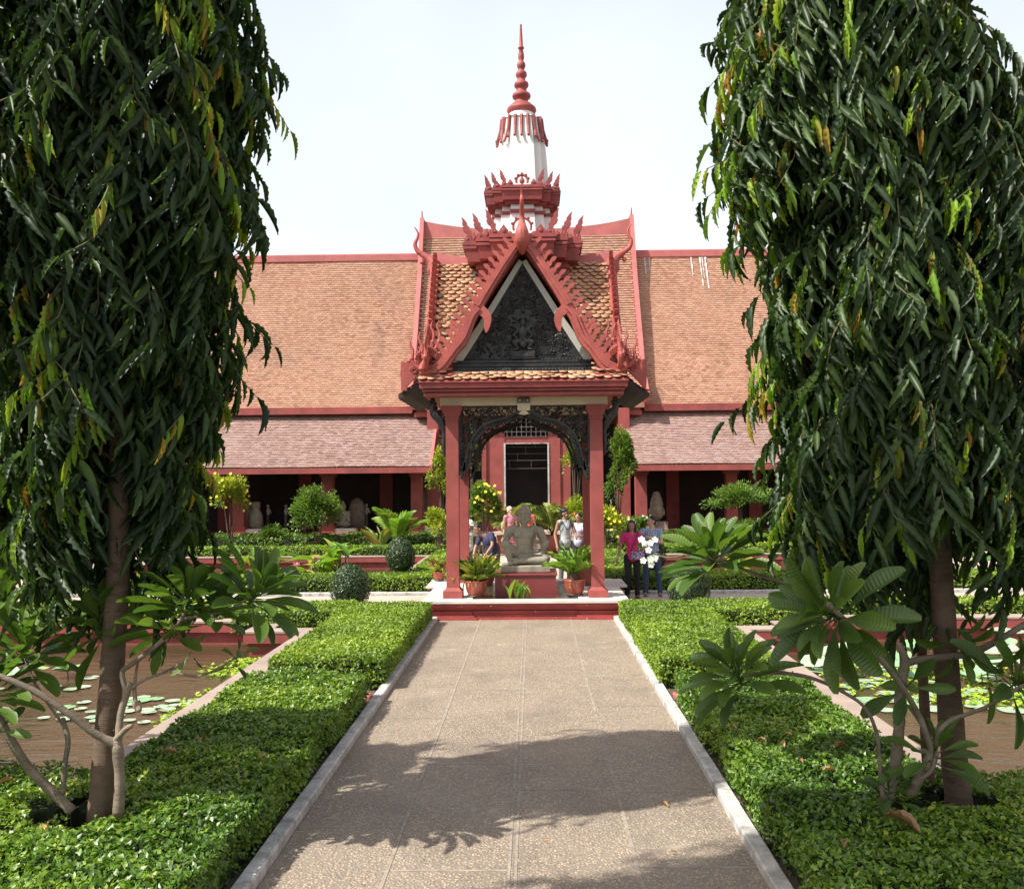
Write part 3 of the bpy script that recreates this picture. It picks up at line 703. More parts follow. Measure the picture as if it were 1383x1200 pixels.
# roof -----------------------------------------------------------
PRF = [(0, 6.78), (.477, 6.12), (.81, 5.61), (1.10, 5.02), (1.40, 4.60), (1.80, 4.34)]
def gable_roof(axis, a0, a1, c):
    o = .1; g = MB()
    for s in (-1, 1):
        top = [(c + s * h, z) for h, z in PRF]; bot = [(c + s * h, z - .13) for h, z in PRF][::-1]
        g.prism(top + bot, axis, a0, a1) if False else None
        up4 = [(c + s * h, z) for h, z in PRF[:4]] + [(c + s * h, z - .13) for h, z in PRF[:4]][::-1]
        g.prism(up4, axis, a0, a1)
        lo4 = [(c + s * h, z) for h, z in PRF[3:]] + [(c + s * h, z - .13) for h, z in PRF[3:]][::-1]
        m_ = (a0 + a1) / 2
        g.prism(lo4, axis, a0, m_ - 1.27); g.prism(lo4, axis, m_ + 1.27, a1)
    return g.build('roof', RED_FR, PV)
rf = gable_roof('Y', 17.0, 20.2, 0)
rs = gable_roof('X', -1.66, 1.66, CY)
sp = prof_fn(PRF)
def roofz(d): return np.interp(np.abs(d), [p[0] for p in PRF], [p[1] for p in PRF])
up_ = [(h, z + .005) for h, z in PRF]
def keepX(p): return (roofz(p[:, 0]) < p[:, 2] + .12) & ~((np.abs(p[:, 0]) < 1.27) & (np.abs(p[:, 1] - CY) > 1.1)) | ((np.abs(p[:, 0]) > 1.3) & (p[:, 2] < 4.85))
def keepY(p): return (roofz(p[:, 1] - CY) < p[:, 2] + .12) & ~((np.abs(p[:, 1] - CY) < 1.27) & (np.abs(p[:, 0]) > 1.1)) | ((np.abs(p[:, 1] - CY) > 1.3) & (p[:, 2] < 4.85))
for s in (-1, 1):
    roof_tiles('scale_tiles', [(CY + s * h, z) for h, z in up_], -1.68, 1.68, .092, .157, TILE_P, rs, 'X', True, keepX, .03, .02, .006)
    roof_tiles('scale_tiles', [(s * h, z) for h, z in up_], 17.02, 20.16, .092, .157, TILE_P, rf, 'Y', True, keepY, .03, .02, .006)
# front and rear tile skirts, side skirts -------------------------
for s in (-1, 1):
    y1 = CY + s * 1.58; y2 = CY + s * 1.88
    g = MB(); g.prism([(y1, 4.42), (y2, 4.225), (y2, 4.20), (y1, 4.2)], 'X', -1.86, 1.86); k = g.build('skirt_roof', RED_FR, PV)
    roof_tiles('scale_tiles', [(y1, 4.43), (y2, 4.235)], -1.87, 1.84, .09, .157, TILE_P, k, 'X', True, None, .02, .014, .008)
    g = MB(); g.prism([(s * 1.60, 4.50), (s * 1.9, 4.27), (s * 2.10, 4.10), (s * 2.27, 4.02), (s * 2.27, 3.95), (s * 2.08, 4.0), (s * 1.86, 4.18), (s * 1.6, 4.3)], 'Y', 17.08, 20.12); k = g.build('side_skirt_roof', DARKW, PV)
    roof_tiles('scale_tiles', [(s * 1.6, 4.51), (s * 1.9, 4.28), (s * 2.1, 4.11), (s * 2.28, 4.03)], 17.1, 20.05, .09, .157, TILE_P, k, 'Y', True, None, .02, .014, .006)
    for ye in (17.06, 20.14):
        g = MB()
        pl_ = [(832, 462), (846, 478), (857, 488), (864, 485), (873, 484), (874, 500), (873, 527), (862, 514), (845, 497), (834, 480)]
        q = [(s * abs(P(a, b_, 17.0).x + .0), P(a, b_, 17.0).z) for a, b_ in pl_]
        g.prism(q, 'Y', ye - .04, ye + .04)
        g.tube([(s * (1.98 + .07 * math.cos(a) * (1 - a / 14)), ye - .045 * (1 if ye < CY else -1), 4.46 + .07 * math.sin(a) * (1 - a / 14)) for a in np.linspace(0, 9, 20)], .014, 6)
        g.build('skirt_end_board', BARGE, k)
# tympanum -------------------------------------------------------
def spiral(cx, cz, r, y, d=1, a0=0.0, turns=1.4, rad=.012, mb=None):
    pts = []
    for i in range(22):
        t = i / 21; a = a0 + d * turns * 2 * PI * t; rr = r * (1 - .85 * t); pts.append((cx + rr * math.cos(a), y - .015 * t, cz + rr * math.sin(a)))
    mb.tube(pts, [rad * (1.2 - .6 * i / 21) for i in range(22)], 5)
def leaflobe(mb, cx, cz, y, a, L, w):
    vs = [(cx, y - .012, cz)]; k = 7
    c, s_ = math.cos(a), math.sin(a)
    for i in range(k): 
        q = 2 * PI * i / k; lx, lz = L * .5 + L * .5 * math.cos(q), w * math.sin(q); vs.append((cx + lx * c - lz * s_, y + .012, cz + lx * s_ + lz * c))
    vs[0] = (cx + L * .5 * c, y - .014, cz + L * .5 * s_)
    mb.add(vs, [(0, 1 + i, 1 + (i + 1) % k) for i in range(k)])
rr = random.Random(3)
for s, yt in ((-1, 17.30), (1, 19.90)):
    sg = 1 if s < 0 else -1            # outward is towards -Y for the front one
    tri = [(0, 6.44), (.62, 5.42), (1.18, 4.62), (-1.18, 4.62), (-.62, 5.42)]
    g = MB(); g.prism(tri, 'Y', yt, yt + .05)
    yf = yt - .02 * sg if s < 0 else yt + .07
    for i in range(340):
        z = rr.uniform(4.72, 6.25); hw = np.interp(z, [4.62, 5.42, 6.44], [1.13, .58, .02]) - .07
        if hw < .03: continue
        x = rr.uniform(.0, hw)
        if abs(x) < .2 and 4.75 < z < 5.62: continue
        for m_ in (-1, 1):
            if i % 3: leaflobe(g, m_ * x, z, yf, (rr.random() * 6.28), rr.uniform(.05, .11), rr.uniform(.014, .03))
            else: spiral(m_ * x, z, rr.uniform(.045, .09), yf, m_ * (1 if i % 2 else -1), rr.uniform(0, 6), 1.3, .010, g)
    for x in np.linspace(-1.05, 1.05, 34): g.ell((x, yf, 4.665), (.03, .02, .028), 6, 4)
    bd = MB(); yb_ = (17.20, 17.245) if s < 0 else (19.955, 20.0)
    for m_ in (-1, 1): bd.ribbon([(m_ * 1.20, 4.63), (m_ * .93, 5.03), (m_ * .665, 5.44), (m_ * .03, 6.47)], [.15, .13, .11, .09], *yb_)
    bd.build('pale_inner_border', SOFFIT, PV)
    # edge band
    for m_ in (-1, 1): g.ribbon([(m_ * 1.14, 4.66), (m_ * .6, 5.44), (0, 6.42)], .035, yf - .012, yf + .012)
    ty = g.build('carved_tympanum', BLACK, PV)
    if s < 0:
        g = MB(); y = yf - .03      # seated relief figure on a pedestal, a second figure above
        g.bevbox(-.21, .21, y - .06, y + .04, 4.66, 4.82, .012); g.bevbox(-.19, .19, y - .07, y + .04, 4.70, 4.78, .01)
        g.build('relief_pedestal', BLACK, ty)
        g = MB()
        for m_ in (-1, 1):
            g.limb((.05 * m_, y, 5.0), .06, (.17 * m_, y - .03, 4.98), .05); g.limb((.17 * m_, y - .03, 4.98), .045, (.09 * m_, y - .02, 4.86), .03); g.ell((.14 * m_, y - .04, 4.845), (.06, .03, .02))
            g.limb((.08 * m_, y, 5.22), .035, (.17 * m_, y, 5.1), .028); g.limb((.17 * m_, y, 5.1), .026, (.12 * m_, y - .04, 5.05), .022); g.limb((.09 * m_, y, 5.23), .03, (.18 * m_, y, 5.28), .024)
            g.limb((.05 * m_, y, 5.47), .024, (.1 * m_, y, 5.37), .018); g.limb((.1 * m_, y, 5.37), .018, (.1 * m_, y, 5.5), .015)
        g.ell((0, y, 5.15), (.09, .05, .13)); g.ell((0, y - .02, 4.93), (.07, .04, .07)); g.ell((0, y - .01, 5.31), (.05, .05, .05)); g.ell((0, y, 5.36), (.06, .04, .03))
        g.ell((0, y, 5.44), (.055, .04, .07)); g.ell((0, y, 5.56), (.035, .035, .04)); g.lathe([(.03, 0), (.022, .03), (.005, .08)], (0, y, 5.58), 8)
        g.blob('relief_figure', STONE if False else BLACK, ty, .008, 1)
        g = MB()
        for k_ in range(3): g.tube([(.12 * math.cos(a) * (1 - .2 * k_), yf - .02, 5.93 + .13 * math.sin(a) * (1 - .2 * k_)) for a in np.linspace(0, 2 * PI, 20)], .009, 5)
        g.ell((0, yf - .02, 5.93), (.035, .025, .04))
        for m_ in (-1, 1): g.tube(smoothpath([(0, yf - .02, 5.72), (m_ * .18, yf - .02, 5.62), (m_ * .33, yf - .03, 5.50), (m_ * .55, yf - .02, 5.34)], 4), .014, 6); g.tube(smoothpath([(m_ * .1, yf - .02, 5.8), (m_ * .2, yf - .03, 5.75), (m_ * .26, yf - .02, 5.82)], 4), .011, 5)
        g.build('relief_scrolls', BLACK, ty)
    # black base mouldings
    g = MB(); d = 1 if s < 0 else -1
    for z0, z1, e, o in ((4.40, 4.50, 1.42, .20), (4.50, 4.525, 1.38, .13), (4.525, 4.575, 1.34, .16), (4.575, 4.60, 1.28, .10), (4.60, 4.64, 1.24, .13)):
        a, c = sorted((yt - o * d + (0 if s < 0 else .05), yt + .02 * d)); g.box(-e, e, a, c, z0, z1)
    for x in np.linspace(-1.1, 1.1, 45): g.ell((x * 1.2, yt - .205 * d + (0 if s < 0 else .05), 4.455), (.026, .012, .03), 6, 4)
    g.build('gable_base', BLACK, PV)
    # barge boards: an upper band ending in a hook and a lower wavy serpent body, with fins
for gi, (ax, c0) in enumerate((('F', 16.90), ('B', 20.30), ('L', -1.72), ('R', 1.72))):
    t0 = .07
    def tr(x, z, d=0.0):
        if ax == 'F': return (x, c0 + d, z)
        if ax == 'B': return (-x, c0 - d, z)
        if ax == 'L': return (c0 + d, CY - x, z)
        return (c0 - d, CY + x, z)
    def add(mb, vs, fs): mb.add([tr(*v) for v in vs], fs)
    bg_ = MB()
    for s in (-1, 1):
        def rib(pts, w, d0, d1):
            t = MB(); t.ribbon(pts, w, d0, d1); add(bg_, [(x, z, y) for x, y, z in t.v], t.f)
        U = [(s * x, z) for x, z in ((0.0, 6.80), (.24, 6.48), (.49, 6.10), (.70, 5.76), (.80, 5.58))]
        U = [(p.x, p.y) for p in smoothpath([Vector((a, b_, 0)) for a, b_ in U], 4)]
        rib(U, lerpn([.13, .15, .17, .18], len(U)), -.07, .07); rib(U, .05, -.1, -.07)
        H = [(s * x, z) for x, z in ((.80, 5.60), (.74, 5.50), (.67, 5.44), (.63, 5.34), (.645, 5.2), (.66, 5.10))]
        H = [(p.x, p.y) for p in smoothpath([Vector((a, b_, 0)) for a, b_ in H], 4)]
        rib(H, lerpn([.16, .17, .16, .14, .10, .02], len(H)), -.08, .06)
        Lw = [(s * x, z) for x, z in ((.78, 5.54), (.90, 5.40), (.98, 5.20), (1.07, 5.00), (1.22, 4.82), (1.34, 4.66), (1.50, 4.48), (1.76, 4.38))]
        Lw = [(p.x, p.y) for p in smoothpath([Vector((a, b_, 0)) for a, b_ in Lw], 4)]
        rib(Lw, lerpn([.12, .18, .17, .18, .20, .19, .20, .22, .18], len(Lw)), -.075, .065); rib(Lw, .06, -.105, -.075)
        # fins along the back
        F_ = U + Lw[3:-4]; acc = 0
        arc = [0]
        for a, b_ in zip(F_[:-1], F_[1:]): arc.append(arc[-1] + math.hypot(b_[0] - a[0], b_[1] - a[1]))
        nf = 19
        for i in range(nf):
            q = .10 + (arc[-1] - .1) * i / (nf - .2)
            x = np.interp(q, arc, [a[0] for a in F_]); z = np.interp(q, arc, [a[1] for a in F_]); x2 = np.interp(q + .05, arc, [a[0] for a in F_]); z2 = np.interp(q + .05, arc, [a[1] for a in F_])
            dx, dz = (x2 - x), (z2 - z); l = math.hypot(dx, dz) or 1; dx /= l; dz /= l
            nx, nz = (s * -dz * -1, s * dx * -1); 
            if nx * s < 0 or nz < -.2: nx, nz = -nx, -nz
            if nz < 0: nx, nz = abs(nx) * s, abs(nz)
            sc_ = .95 + .35 * i / nf
            prof = [(-.05, 0), (-.055, .10), (-.03, .125), (-.052, .17), (-.058, .215), (-.04, .25), (-.01, .275), (.01, .24), (.018, .20), (.012, .155), (.035, .125), (.045, .09), (.045, 0)]
            vs = []
            for (u_, v_) in prof:
                # u along the slope (upwards negative), v outwards; tips lean uphill
                uu = (u_ - .12 * v_) * sc_; vv = (v_ + .02) * sc_
                vs.append((x + dx * uu + nx * vv, z + dz * uu + nz * vv))
            t = MB(); t.prism(vs, 'Y', -.035, .035); add(bg_, [(a, c, b_) for a, b_, c in t.v], t.f)
        # naga heads at the foot: a fan of necks and crests
        t = MB()
        for k_ in range(5):
            a = (-.10 + .16 * k_)
            x0, z0 = s * (1.74 + .02 * k_), 4.40
            hx = s * (1.95 - .11 * k_ + (.05 if k_ == 0 else 0)); hz = 4.62 + .10 * min(k_, 3)
            pts = smoothpath([(s * 1.62, 0, 4.42), (x0, -.02 * k_, 4.46), (s * (1.90 - .06 * k_), 0, 4.50 + .05 * k_), (hx, 0, hz)], 4)
            t.tube(pts, lerpn([.07, .06, .045, .04], len(pts)), 7)
            t.ell((hx, 0, hz + .03), (.05, .045, .05), 8, 6)
            t.tube(smoothpath([(hx, 0, hz + .04), (hx - s * .02, 0, hz + .18), (hx + s * .03, 0, hz + .30), (hx - s * .0, 0, hz + .42)], 3), lerpn([.035, .03, .018, .004], 10), 6)
            t.tube([(hx, 0, hz), (hx + s * .08, -.01, hz - .02), (hx + s * .1, 0, hz + .02)], [.03, .02, .008], 6)
        for k_ in range(12):
            a = k_ / 11; x = s * (1.93 - .36 * a); z = 4.62 + .12 * math.sin(a * 3)
            t.tube([(x, -.05, z), (x - s * .03, -.07, z + .1), (x, -.05, z + .17)], [.025, .018, .003], 5)
        add(bg_, [(x, z, y) for x, y, z in t.v], t.f)
    # apex finial with its bulb
    t = MB()
    if True:
        pts = smoothpath([(0, .03, 6.52), (0, -.04, 6.64), (0, -.10, 6.78), (0, -.10, 6.92), (0, -.03, 7.05), (0, -.02, 7.2), (0, -.10, 7.34), (0, -.16, 7.46), (0, -.14, 7.56), (0, -.20, 7.70)], 4)
        if ax in 'LR': pts = smoothpath([(0, .06, 6.40), (0, -.01, 6.50), (0, -.05, 6.62), (0, -.06, 6.75), (0, -.15, 6.86), (0, -.28, 6.95), (0, -.38, 7.03), (0, -.42, 7.16), (0, -.37, 7.28), (0, -.36, 7.38), (0, -.43, 7.50)], 4)
        t.tube(pts, lerpn([.03, .10, .135, .125, .085, .055, .045, .04, .03, .02, .008], len(pts)), 12)
        add(bg_, [(x, z, y) for x, y, z in t.v], t.f)
    par = rf if ax in 'FB' else rs
    bg_.build('barge_board', BARGE, par)
    # the finial curls under the horn at the side gables
for s in (-1, 1):
    g = MB(); g.ell((s * 2.0, CY, 6.79), (.05, .045, .04), 8, 6); g.tube([(s * 1.9, CY, 6.85), (s * 1.99, CY, 6.84)], [.04, .03], 6); g.build('horn_curl', BARGE, rs)
# concave ridges -------------------------------------------------
g = MB()
for s in (-1, 1):
    n = 8
    for i in range(n):
        a = .8 + (1.7 - .8) * i / n; c = .8 + (1.7 - .8) * (i + 1) / n
        za = 6.80 + .12 * ((a - .8) / .9) ** 2; zc = 6.80 + .12 * ((c - .8) / .9) ** 2
        g.add([(s * a, CY - .1, 6.62), (s * c, CY - .1, 6.62), (s * c, CY + .1, 6.62), (s * a, CY + .1, 6.62), (s * a, CY - .06, za + .06), (s * c, CY - .06, zc + .06), (s * c, CY + .06, zc + .06), (s * a, CY + .06, za + .06)],
              [(0, 3, 2, 1), (4, 5, 6, 7), (0, 1, 5, 4), (1, 2, 6, 5), (2, 3, 7, 6), (3, 0, 4, 7)])
g.build('ridge', RIDGE, rs)
# side gable infill
g = MB()
for s in (-1, 1):
    xx = s * 1.36; g = MB(); g.prism([(CY, 6.5), (CY + 1.2, 4.45), (CY - 1.2, 4.45)], 'X', min(xx, xx + .05 * s), max(xx, xx + .05 * s)); g.prism([(CY + 1.24, 4.42), (CY - 1.24, 4.42), (CY - 1.24, 4.5), (CY + 1.24, 4.5)], 'X', min(xx, xx + .2 * s), max(xx, xx + .2 * s)); g.build('side_gable_panel', BLACK, rs)

# tower ----------------------------------------------------------
def redent(mb, a, z0, z1, a1=None, k=(.54, .77, 1.0)):
    a1 = a if a1 is None else a1
    for i, (p, q) in enumerate(((k[0], k[2]), (k[1], k[1]), (k[2], k[0]))):
        e = .0015 * i
        mb.add([(sx2 * p * a, CY + sy2 * q * a, z0 - e) for sx2, sy2 in ((-1, -1), (1, -1), (1, 1), (-1, 1))] + [(sx2 * p * a1, CY + sy2 * q * a1, z1 + e) for sx2, sy2 in ((-1, -1), (1, -1), (1, 1), (-1, 1))],
               [(0, 3, 2, 1), (4, 5, 6, 7), (0, 1, 5, 4), (1, 2, 6, 5), (2, 3, 7, 6), (3, 0, 4, 7)])
TW = thing('spire_tower', None, None, (0, CY, 6.3)); TW.parent = PV; TW.location = (0, 0, 6.3); OFF[TW.name] = Vector((0, CY, 6.3))
def corn(name, a, zb_, zt_, base):
    g = MB(); H = zt_ - zb_
    bd_ = .32 if a > 1 else .05
    redent(g, base, zb_ - bd_, zb_ - .02)
    if a > 1: redent(g, base * 1.05, zb_ - .12, zb_ - .06)
    redent(g, base * 1.0, zb_ - .04, zb_, base * 1.02)
    redent(g, a * .93, zb_, zb_ + H * .62, a * .97)
    redent(g, a * 1.0, zb_ + H * .62, zb_ + H * .74); redent(g, a * .97, zb_ + H * .74, zb_ + H * .80); redent(g, a * 1.01, zb_ + H * .80, zb_ + H * .92); redent(g, a * .985, zb_ + H * .92, zb_ + H)
    return g.build(name, RED_FR, TW)
def flame(mb, x, y, z, h, ang, curl):
    pr_ = [(-.09, 0), (-.10, .12), (-.02, .24), (-.08, .34), (-.17, .42), (-.21, .54), (-.17, .62), (-.22, .70), (-.21, .82), (-.25, 1.02), (-.13, .88), (-.05, .76), (-.04, .66), (.04, .58), (.05, .46), (.12, .40), (.11, .24), (.10, .12), (.12, 0)]
    c, s_ = math.cos(ang), math.sin(ang); t = MB(); t.prism([(u_ * h * 1.15 * curl, v_ * h) for u_, v_ in pr_], 'Y', -.035, .035)
    mb.add([(x + vx * c - vy * s_, y + vx * s_ + vy * c, z + vz) for vx, vy, vz in t.v], t.f)
def crown(name, a, z, h, k=(.54, .77, 1.0)):
    g = MB()
    for q in range(4):
        an = q * PI / 2; c, s_ = math.cos(an), math.sin(an)
        def rot(x, y): return (x * c - y * s_, CY + x * s_ + y * c)
        # a front of the stepped plan: centre face at y=-a, steps behind
        for xx, yy in ((k[0] * a, -a), (k[1] * a, -k[1] * a), (k[2] * a - .03, -k[0] * a)):
            for m_ in ((-1, 1) if q in (0, 2) else ()):
                X, Y_ = rot(m_ * (xx - .05), yy + .05); flame(g, X, Y_, z, h, (an if q == 0 else 0), -1 if X > 0 else 1)
        for xx0, xx1, yy in ((-k[0] * a, k[0] * a, -a), (k[0] * a, k[1] * a, -k[1] * a), (-k[1] * a, -k[0] * a, -k[1] * a), (k[1] * a, k[2] * a, -k[0] * a), (-k[2] * a, -k[1] * a, -k[0] * a)):
            n = max(1, int(round((xx1 - xx0) / (.14 * a / 1.14 + .03)))); st = (xx1 - xx0) / n
            for i in range(n):
                xm = xx0 + st * (i + .5); big = (i % 2 == (n // 2) % 2); hh = h * (.34 if big else .22)
                if n > 4 and abs(xm) < a * .16: continue
                t = MB(); w = st * .52; t.prism([(xm - w, 0), (xm - w * .95, hh * .45), (xm - w * .4, hh * .8), (xm, hh * 1.15), (xm + w * .4, hh * .8), (xm + w * .95, hh * .45), (xm + w, 0)], 'Y', yy + .02, yy + .06)
                t.ell((xm, yy + .015, hh * .4), (w * .45, .015, hh * .3), 6, 4)
                g.add([(*rot(vx, vy), z + vz) for vx, vy, vz in t.v], t.f)
        t = MB(); r0 = a * .15
        t.tube([(r0 * math.cos(b_), -a + .03, r0 * .75 + r0 * math.sin(b_)) for b_ in np.linspace(-.4, PI + .4, 14)], .022, 6)
        for b_ in np.linspace(.3, PI - .3, 5): t.ell((r0 * 1.15 * math.cos(b_), -a + .03, r0 * .8 + r0 * 1.15 * math.sin(b_)), .03, 6, 4)
        t.ell((0, -a + .03, r0 * .7), (.05, .03, .06), 8, 6); t.tube([(0, -a + .03, 0), (0, -a + .03, r0 * 1.5)], .02, 6)
        g.add([(*rot(vx, vy), z + vz) for vx, vy, vz in t.v], t.f)
    return g.build(name, RED_FR, TW)
corn('lower_cornice', 1.14, 6.66, 7.05, .86); crown('lower_flame_crest', 1.12, 7.05, .47)
g = MB(); redent(g, .62, 7.04, 7.62, .55, (.42, .74, 1)); redent(g, .54, 7.66, 7.815, .52, (.42, .74, 1)); g.build('white_drum', WHITE, TW)
g = MB(); redent(g, .60, 7.60, 7.66, None, (.42, .74, 1)); g.build('drum_band', RED_FR, TW)
corn('upper_cornice', .74, 7.82, 8.09, .60); crown('upper_flame_crest', .73, 8.09, .31)
g = MB(); zt1 = P(700, 166, CY).z
prz = [(8.05, .53), (8.5, .50), (8.9, .47), (9.2, .43), (zt1, .38)]
for (z0, a0), (z1, a1) in zip(prz[:-1], prz[1:]): redent(g, a0, z0, z1, a1, (.5, .78, 1))
redent(g, .40, zt1, zt1 + .05, .33, (.5, .78, 1)); g.lathe([(.27, 0), (.25, .12), (.20, .22)], (0, CY, zt1 + .04), 20); g.build('white_dome', WHITE, TW)
g = MB()
for q in range(4):
    an = q * PI / 2; c, s_ = math.cos(an), math.sin(an)
    for u_ in (-.36, -.24, -.12, 0, .12, .24, .36):
        yy = -(.40 if abs(u_) < .2 else (.33 if abs(u_) < .3 else .24)); t = MB()
        dz = .42 if abs(u_) < .3 else .5
        t.tube([(u_, yy + .01, zt1 + .02), (u_ * 1.05, yy - .02, zt1 - dz * .5), (u_ * 1.12, yy - .09, zt1 - dz)], [.035, .032, .02], 6)
        t.ell((u_ * 1.12, yy - .1, zt1 - dz), .03, 6, 4)
        g.add([(vx * c - vy * s_, CY + vx * s_ + vy * c, vz) for vx, vy, vz in t.v], t.f)
g.build('hanging_petals', RED_FR, TW)
zq = lambda y: P(700, y, CY).z
g = MB()
pf = [(.20, zq(161)), (.215, zq(158)), (.26, zq(154)), (.295, zq(150)), (.285, zq(147)), (.23, zq(144)), (.19, zq(141)), (.135, zq(139)), (.13, zq(137))]
for yc, r_ in ((130, .185), (115, .145), (101, .112), (88.5, .085)):
    pf += [(r_ * .68, zq(yc + 7)), (r_ * .72, zq(yc + 5)), (r_ * .95, zq(yc + 2.5)), (r_, zq(yc)), (r_ * .93, zq(yc - 2.5)), (r_ * .6, zq(yc - 5))]
pf += [(.045, zq(82)), (.06, zq(79)), (.058, zq(74)), (.035, zq(67)), (.06, zq(66)), (.06, zq(64.5)), (.04, zq(63)), (.03, zq(50)), (.018, zq(36)), (.024, zq(34.5)), (.012, zq(33))]
g.lathe(pf, (0, CY, 0), 24); sp_ = g.build('spire', RED_FR, TW, True)

# fretwork arches between the columns ----------------------------
def arch_curve(t):    # t 0..1 from foot (x=1.17) up to the apex (x=0)
    P_ = [(1.165, 2.62), (1.10, 2.66), (1.07, 2.85), (1.01, 3.10), (.90, 3.32), (.74, 3.47), (.56, 3.55), (.34, 3.60), (.16, 3.68), (0, 3.80)]
    k = np.linspace(0, 1, len(P_)); return (np.interp(t, k, [p[0] for p in P_]), np.interp(t, k, [p[1] for p in P_]))
AC = [arch_curve(t) for t in np.linspace(0, 1, 40)]
def arch_z(x): return np.interp(abs(x), [p[0] for p in AC[::-1]], [p[1] for p in AC[::-1]])
def fret(name):
    g = MB(); r_ = random.Random(5)
    for s in (-1, 1):
        A = smoothpath([Vector((s * a, 0, b_)) for a, b_ in AC], 1)
        g.ribbon([(p.x, p.z) for p in A], .045, -.03, .03)
        B = [(p.x * .955 - s * .035, p.z - .065) for p in A if p.z > 2.75]
        # inner lace hanging under the band
        for i in range(0, len(B) - 2, 1):
            x, z = B[i]; leaflobe(g, x, z, 0, r_.uniform(0, 6.28), .05, .015); g.tube([(A[i + 2].x, 0, A[i + 2].z), (x, 0, z), (B[i + 1][0], 0, B[i + 1][1])], .010, 5)
        g.ribbon([(s * 1.185, 2.55), (s * 1.18, 2.8), (s * 1.18, 3.8)], .03, -.03, .03)
        # foot scroll
        spiral(s * 1.13, 2.66, .055, 0, s, 0, 1.5, .018, g); g.ribbon([(s * 1.16, 2.50), (s * 1.12, 2.54), (s * 1.10, 2.62), (s * 1.10, 2.8)], .05, -.03, .03)
        n = 0
        for i in range(900):
            x = r_.uniform(.03, 1.16); z = r_.uniform(2.75, 3.81)
            if z < arch_z(x) + .03: continue
            n += 1; k_ = n % 4
            if k_ == 0: spiral(s * x, z, r_.uniform(.03, .06), 0, 1 if r_.random() < .5 else -1, r_.uniform(0, 6), 1.2, .0095, g)
            elif k_ == 1: g.tube([(s * x, 0, z), (s * (x + r_.uniform(-.1, .1)), .0, z + r_.uniform(-.08, .08)), (s * (x + r_.uniform(-.14, .14)), 0, z + r_.uniform(-.1, .1))], [.011, .012, .005], 5)
            else:
                leaflobe(g, s * x, z, -.01, r_.uniform(0, 6.28), r_.uniform(.05, .10), r_.uniform(.014, .024))
            if n > 210: break
    g.box(-1.16, 1.16, -.03, .03, 3.795, 3.822)
    return g
def addfret(y, ang):
    g = fret('f'); c, s_ = math.cos(ang), math.sin(ang)
    v = []
    for x, yy, z in g.v:
        v.append((x * c - (yy + y) * s_, CY + x * s_ + (yy + y) * c, z))
    g.v = v; return g.build('fretwork_arch', BLACK, PV, fix=False)
addfret(-1.3, 0); addfret(1.3, 0); addfret(-1.31, PI / 2); addfret(1.31, PI / 2)
# carved brackets outside the columns ----------------------------
def bracket(x, y, s):
    g = MB()
    body = smoothpath([(x + s * .14, y, 2.9), (x + s * .16, y, 3.1), (x + s * .15, y, 3.35), (x + s * .22, y, 3.55), (x + s * .32, y, 3.68), (x + s * .36, y, 3.80), (x + s * .30, y, 3.90)], 5)
    g.tube(body, lerpn([.02, .035, .045, .075, .085, .06, .03], len(body)), 8)
    g.tube(smoothpath([(x + s * .20, y, 3.55), (x + s * .14, y - .02, 3.70), (x + s * .08, y - .03, 3.78), (x + s * .02, y - .03, 3.88), (x - s * .03, y - .02, 3.93)], 4), lerpn([.05, .04, .035, .045, .03], 17), 7)
    g.ell((x + s * .40, y, 3.86), (.06, .05, .07), 8, 6); g.ell((x + s * .36, y, 3.93), (.05, .045, .045), 8, 6)
    for i in range(7): 
        p = body[min(len(body) - 1, 2 + i * 3)]; g.tube([(p.x, y, p.z), (p.x + s * .07, y, p.z + .02), (p.x + s * .10, y, p.z + .07)], [.03, .02, .004], 5)
    g.build('carved_bracket', BLACK, PV)
for s in (-1, 1):
    for y in (17.3, 19.9): bracket(s * 1.31, y, s)
g = MB(); y = 17.17
g.bevbox(-.115, .115, y - .06, y + .01, 3.86, 3.95, .008)
for s in (-1, 1): g.lathe([(.035, -.02), (.04, 0), (.03, .02), (.03, .04)], (0, 0, 0), 10) if False else g.ell((s * .07, y - .07, 3.905), (.028, .02, .03), 8, 6)
g.build('lamp_housing', METAL, PV)
for s in (-1, 1):
    g = MB(); g.ell((s * .07, y - .085, 3.905), (.018, .012, .02), 8, 6); g.build('lamp_lens', CREAM, PV)
g = MB(); g.bevbox(-.115, .115, y - .05, y + .0, 3.72, 3.858, .008); g.prism([(-.035, 3.72), (.035, 3.72), (.09, 3.655), (-.09, 3.655)], 'Y', y - .03, y + .02); g.build('lamp_bracket_plate', CREAM, PV)

# ------------------------------------------------------------------ pedestal and statue
g = MB(); zp = .72
g.box(-.565, .565, 17.6, 18.75, .30, zp - .03); g.bevbox(-.59, .59, 17.575, 18.775, zp - .03, zp + .01, .008)
REDP = m_paint('polished_dark_red', (.21, .04, .042), .35, .1, 3, None, .05)
o = g.build('pedestal', REDP, loc=(0, 18.1, .3)); tag(o, 'square dark red painted pedestal under the stone statue', 'pedestal')
ST = thing('seated_statue', 'grey sandstone figure seated with one knee raised on the dark red pedestal', 'statue', (0, 18.1, zp + .01))
g = MB(); z0 = zp + .011; g.bevbox(-.46, .46, 17.75, 18.55, z0, z0 + .135, .02); g.build('seat_slab', STONE, ST)
z0 += .135; yq = 18.15
def S(x, y, z): return (x - .02, yq + y, z0 + z)
g = MB()
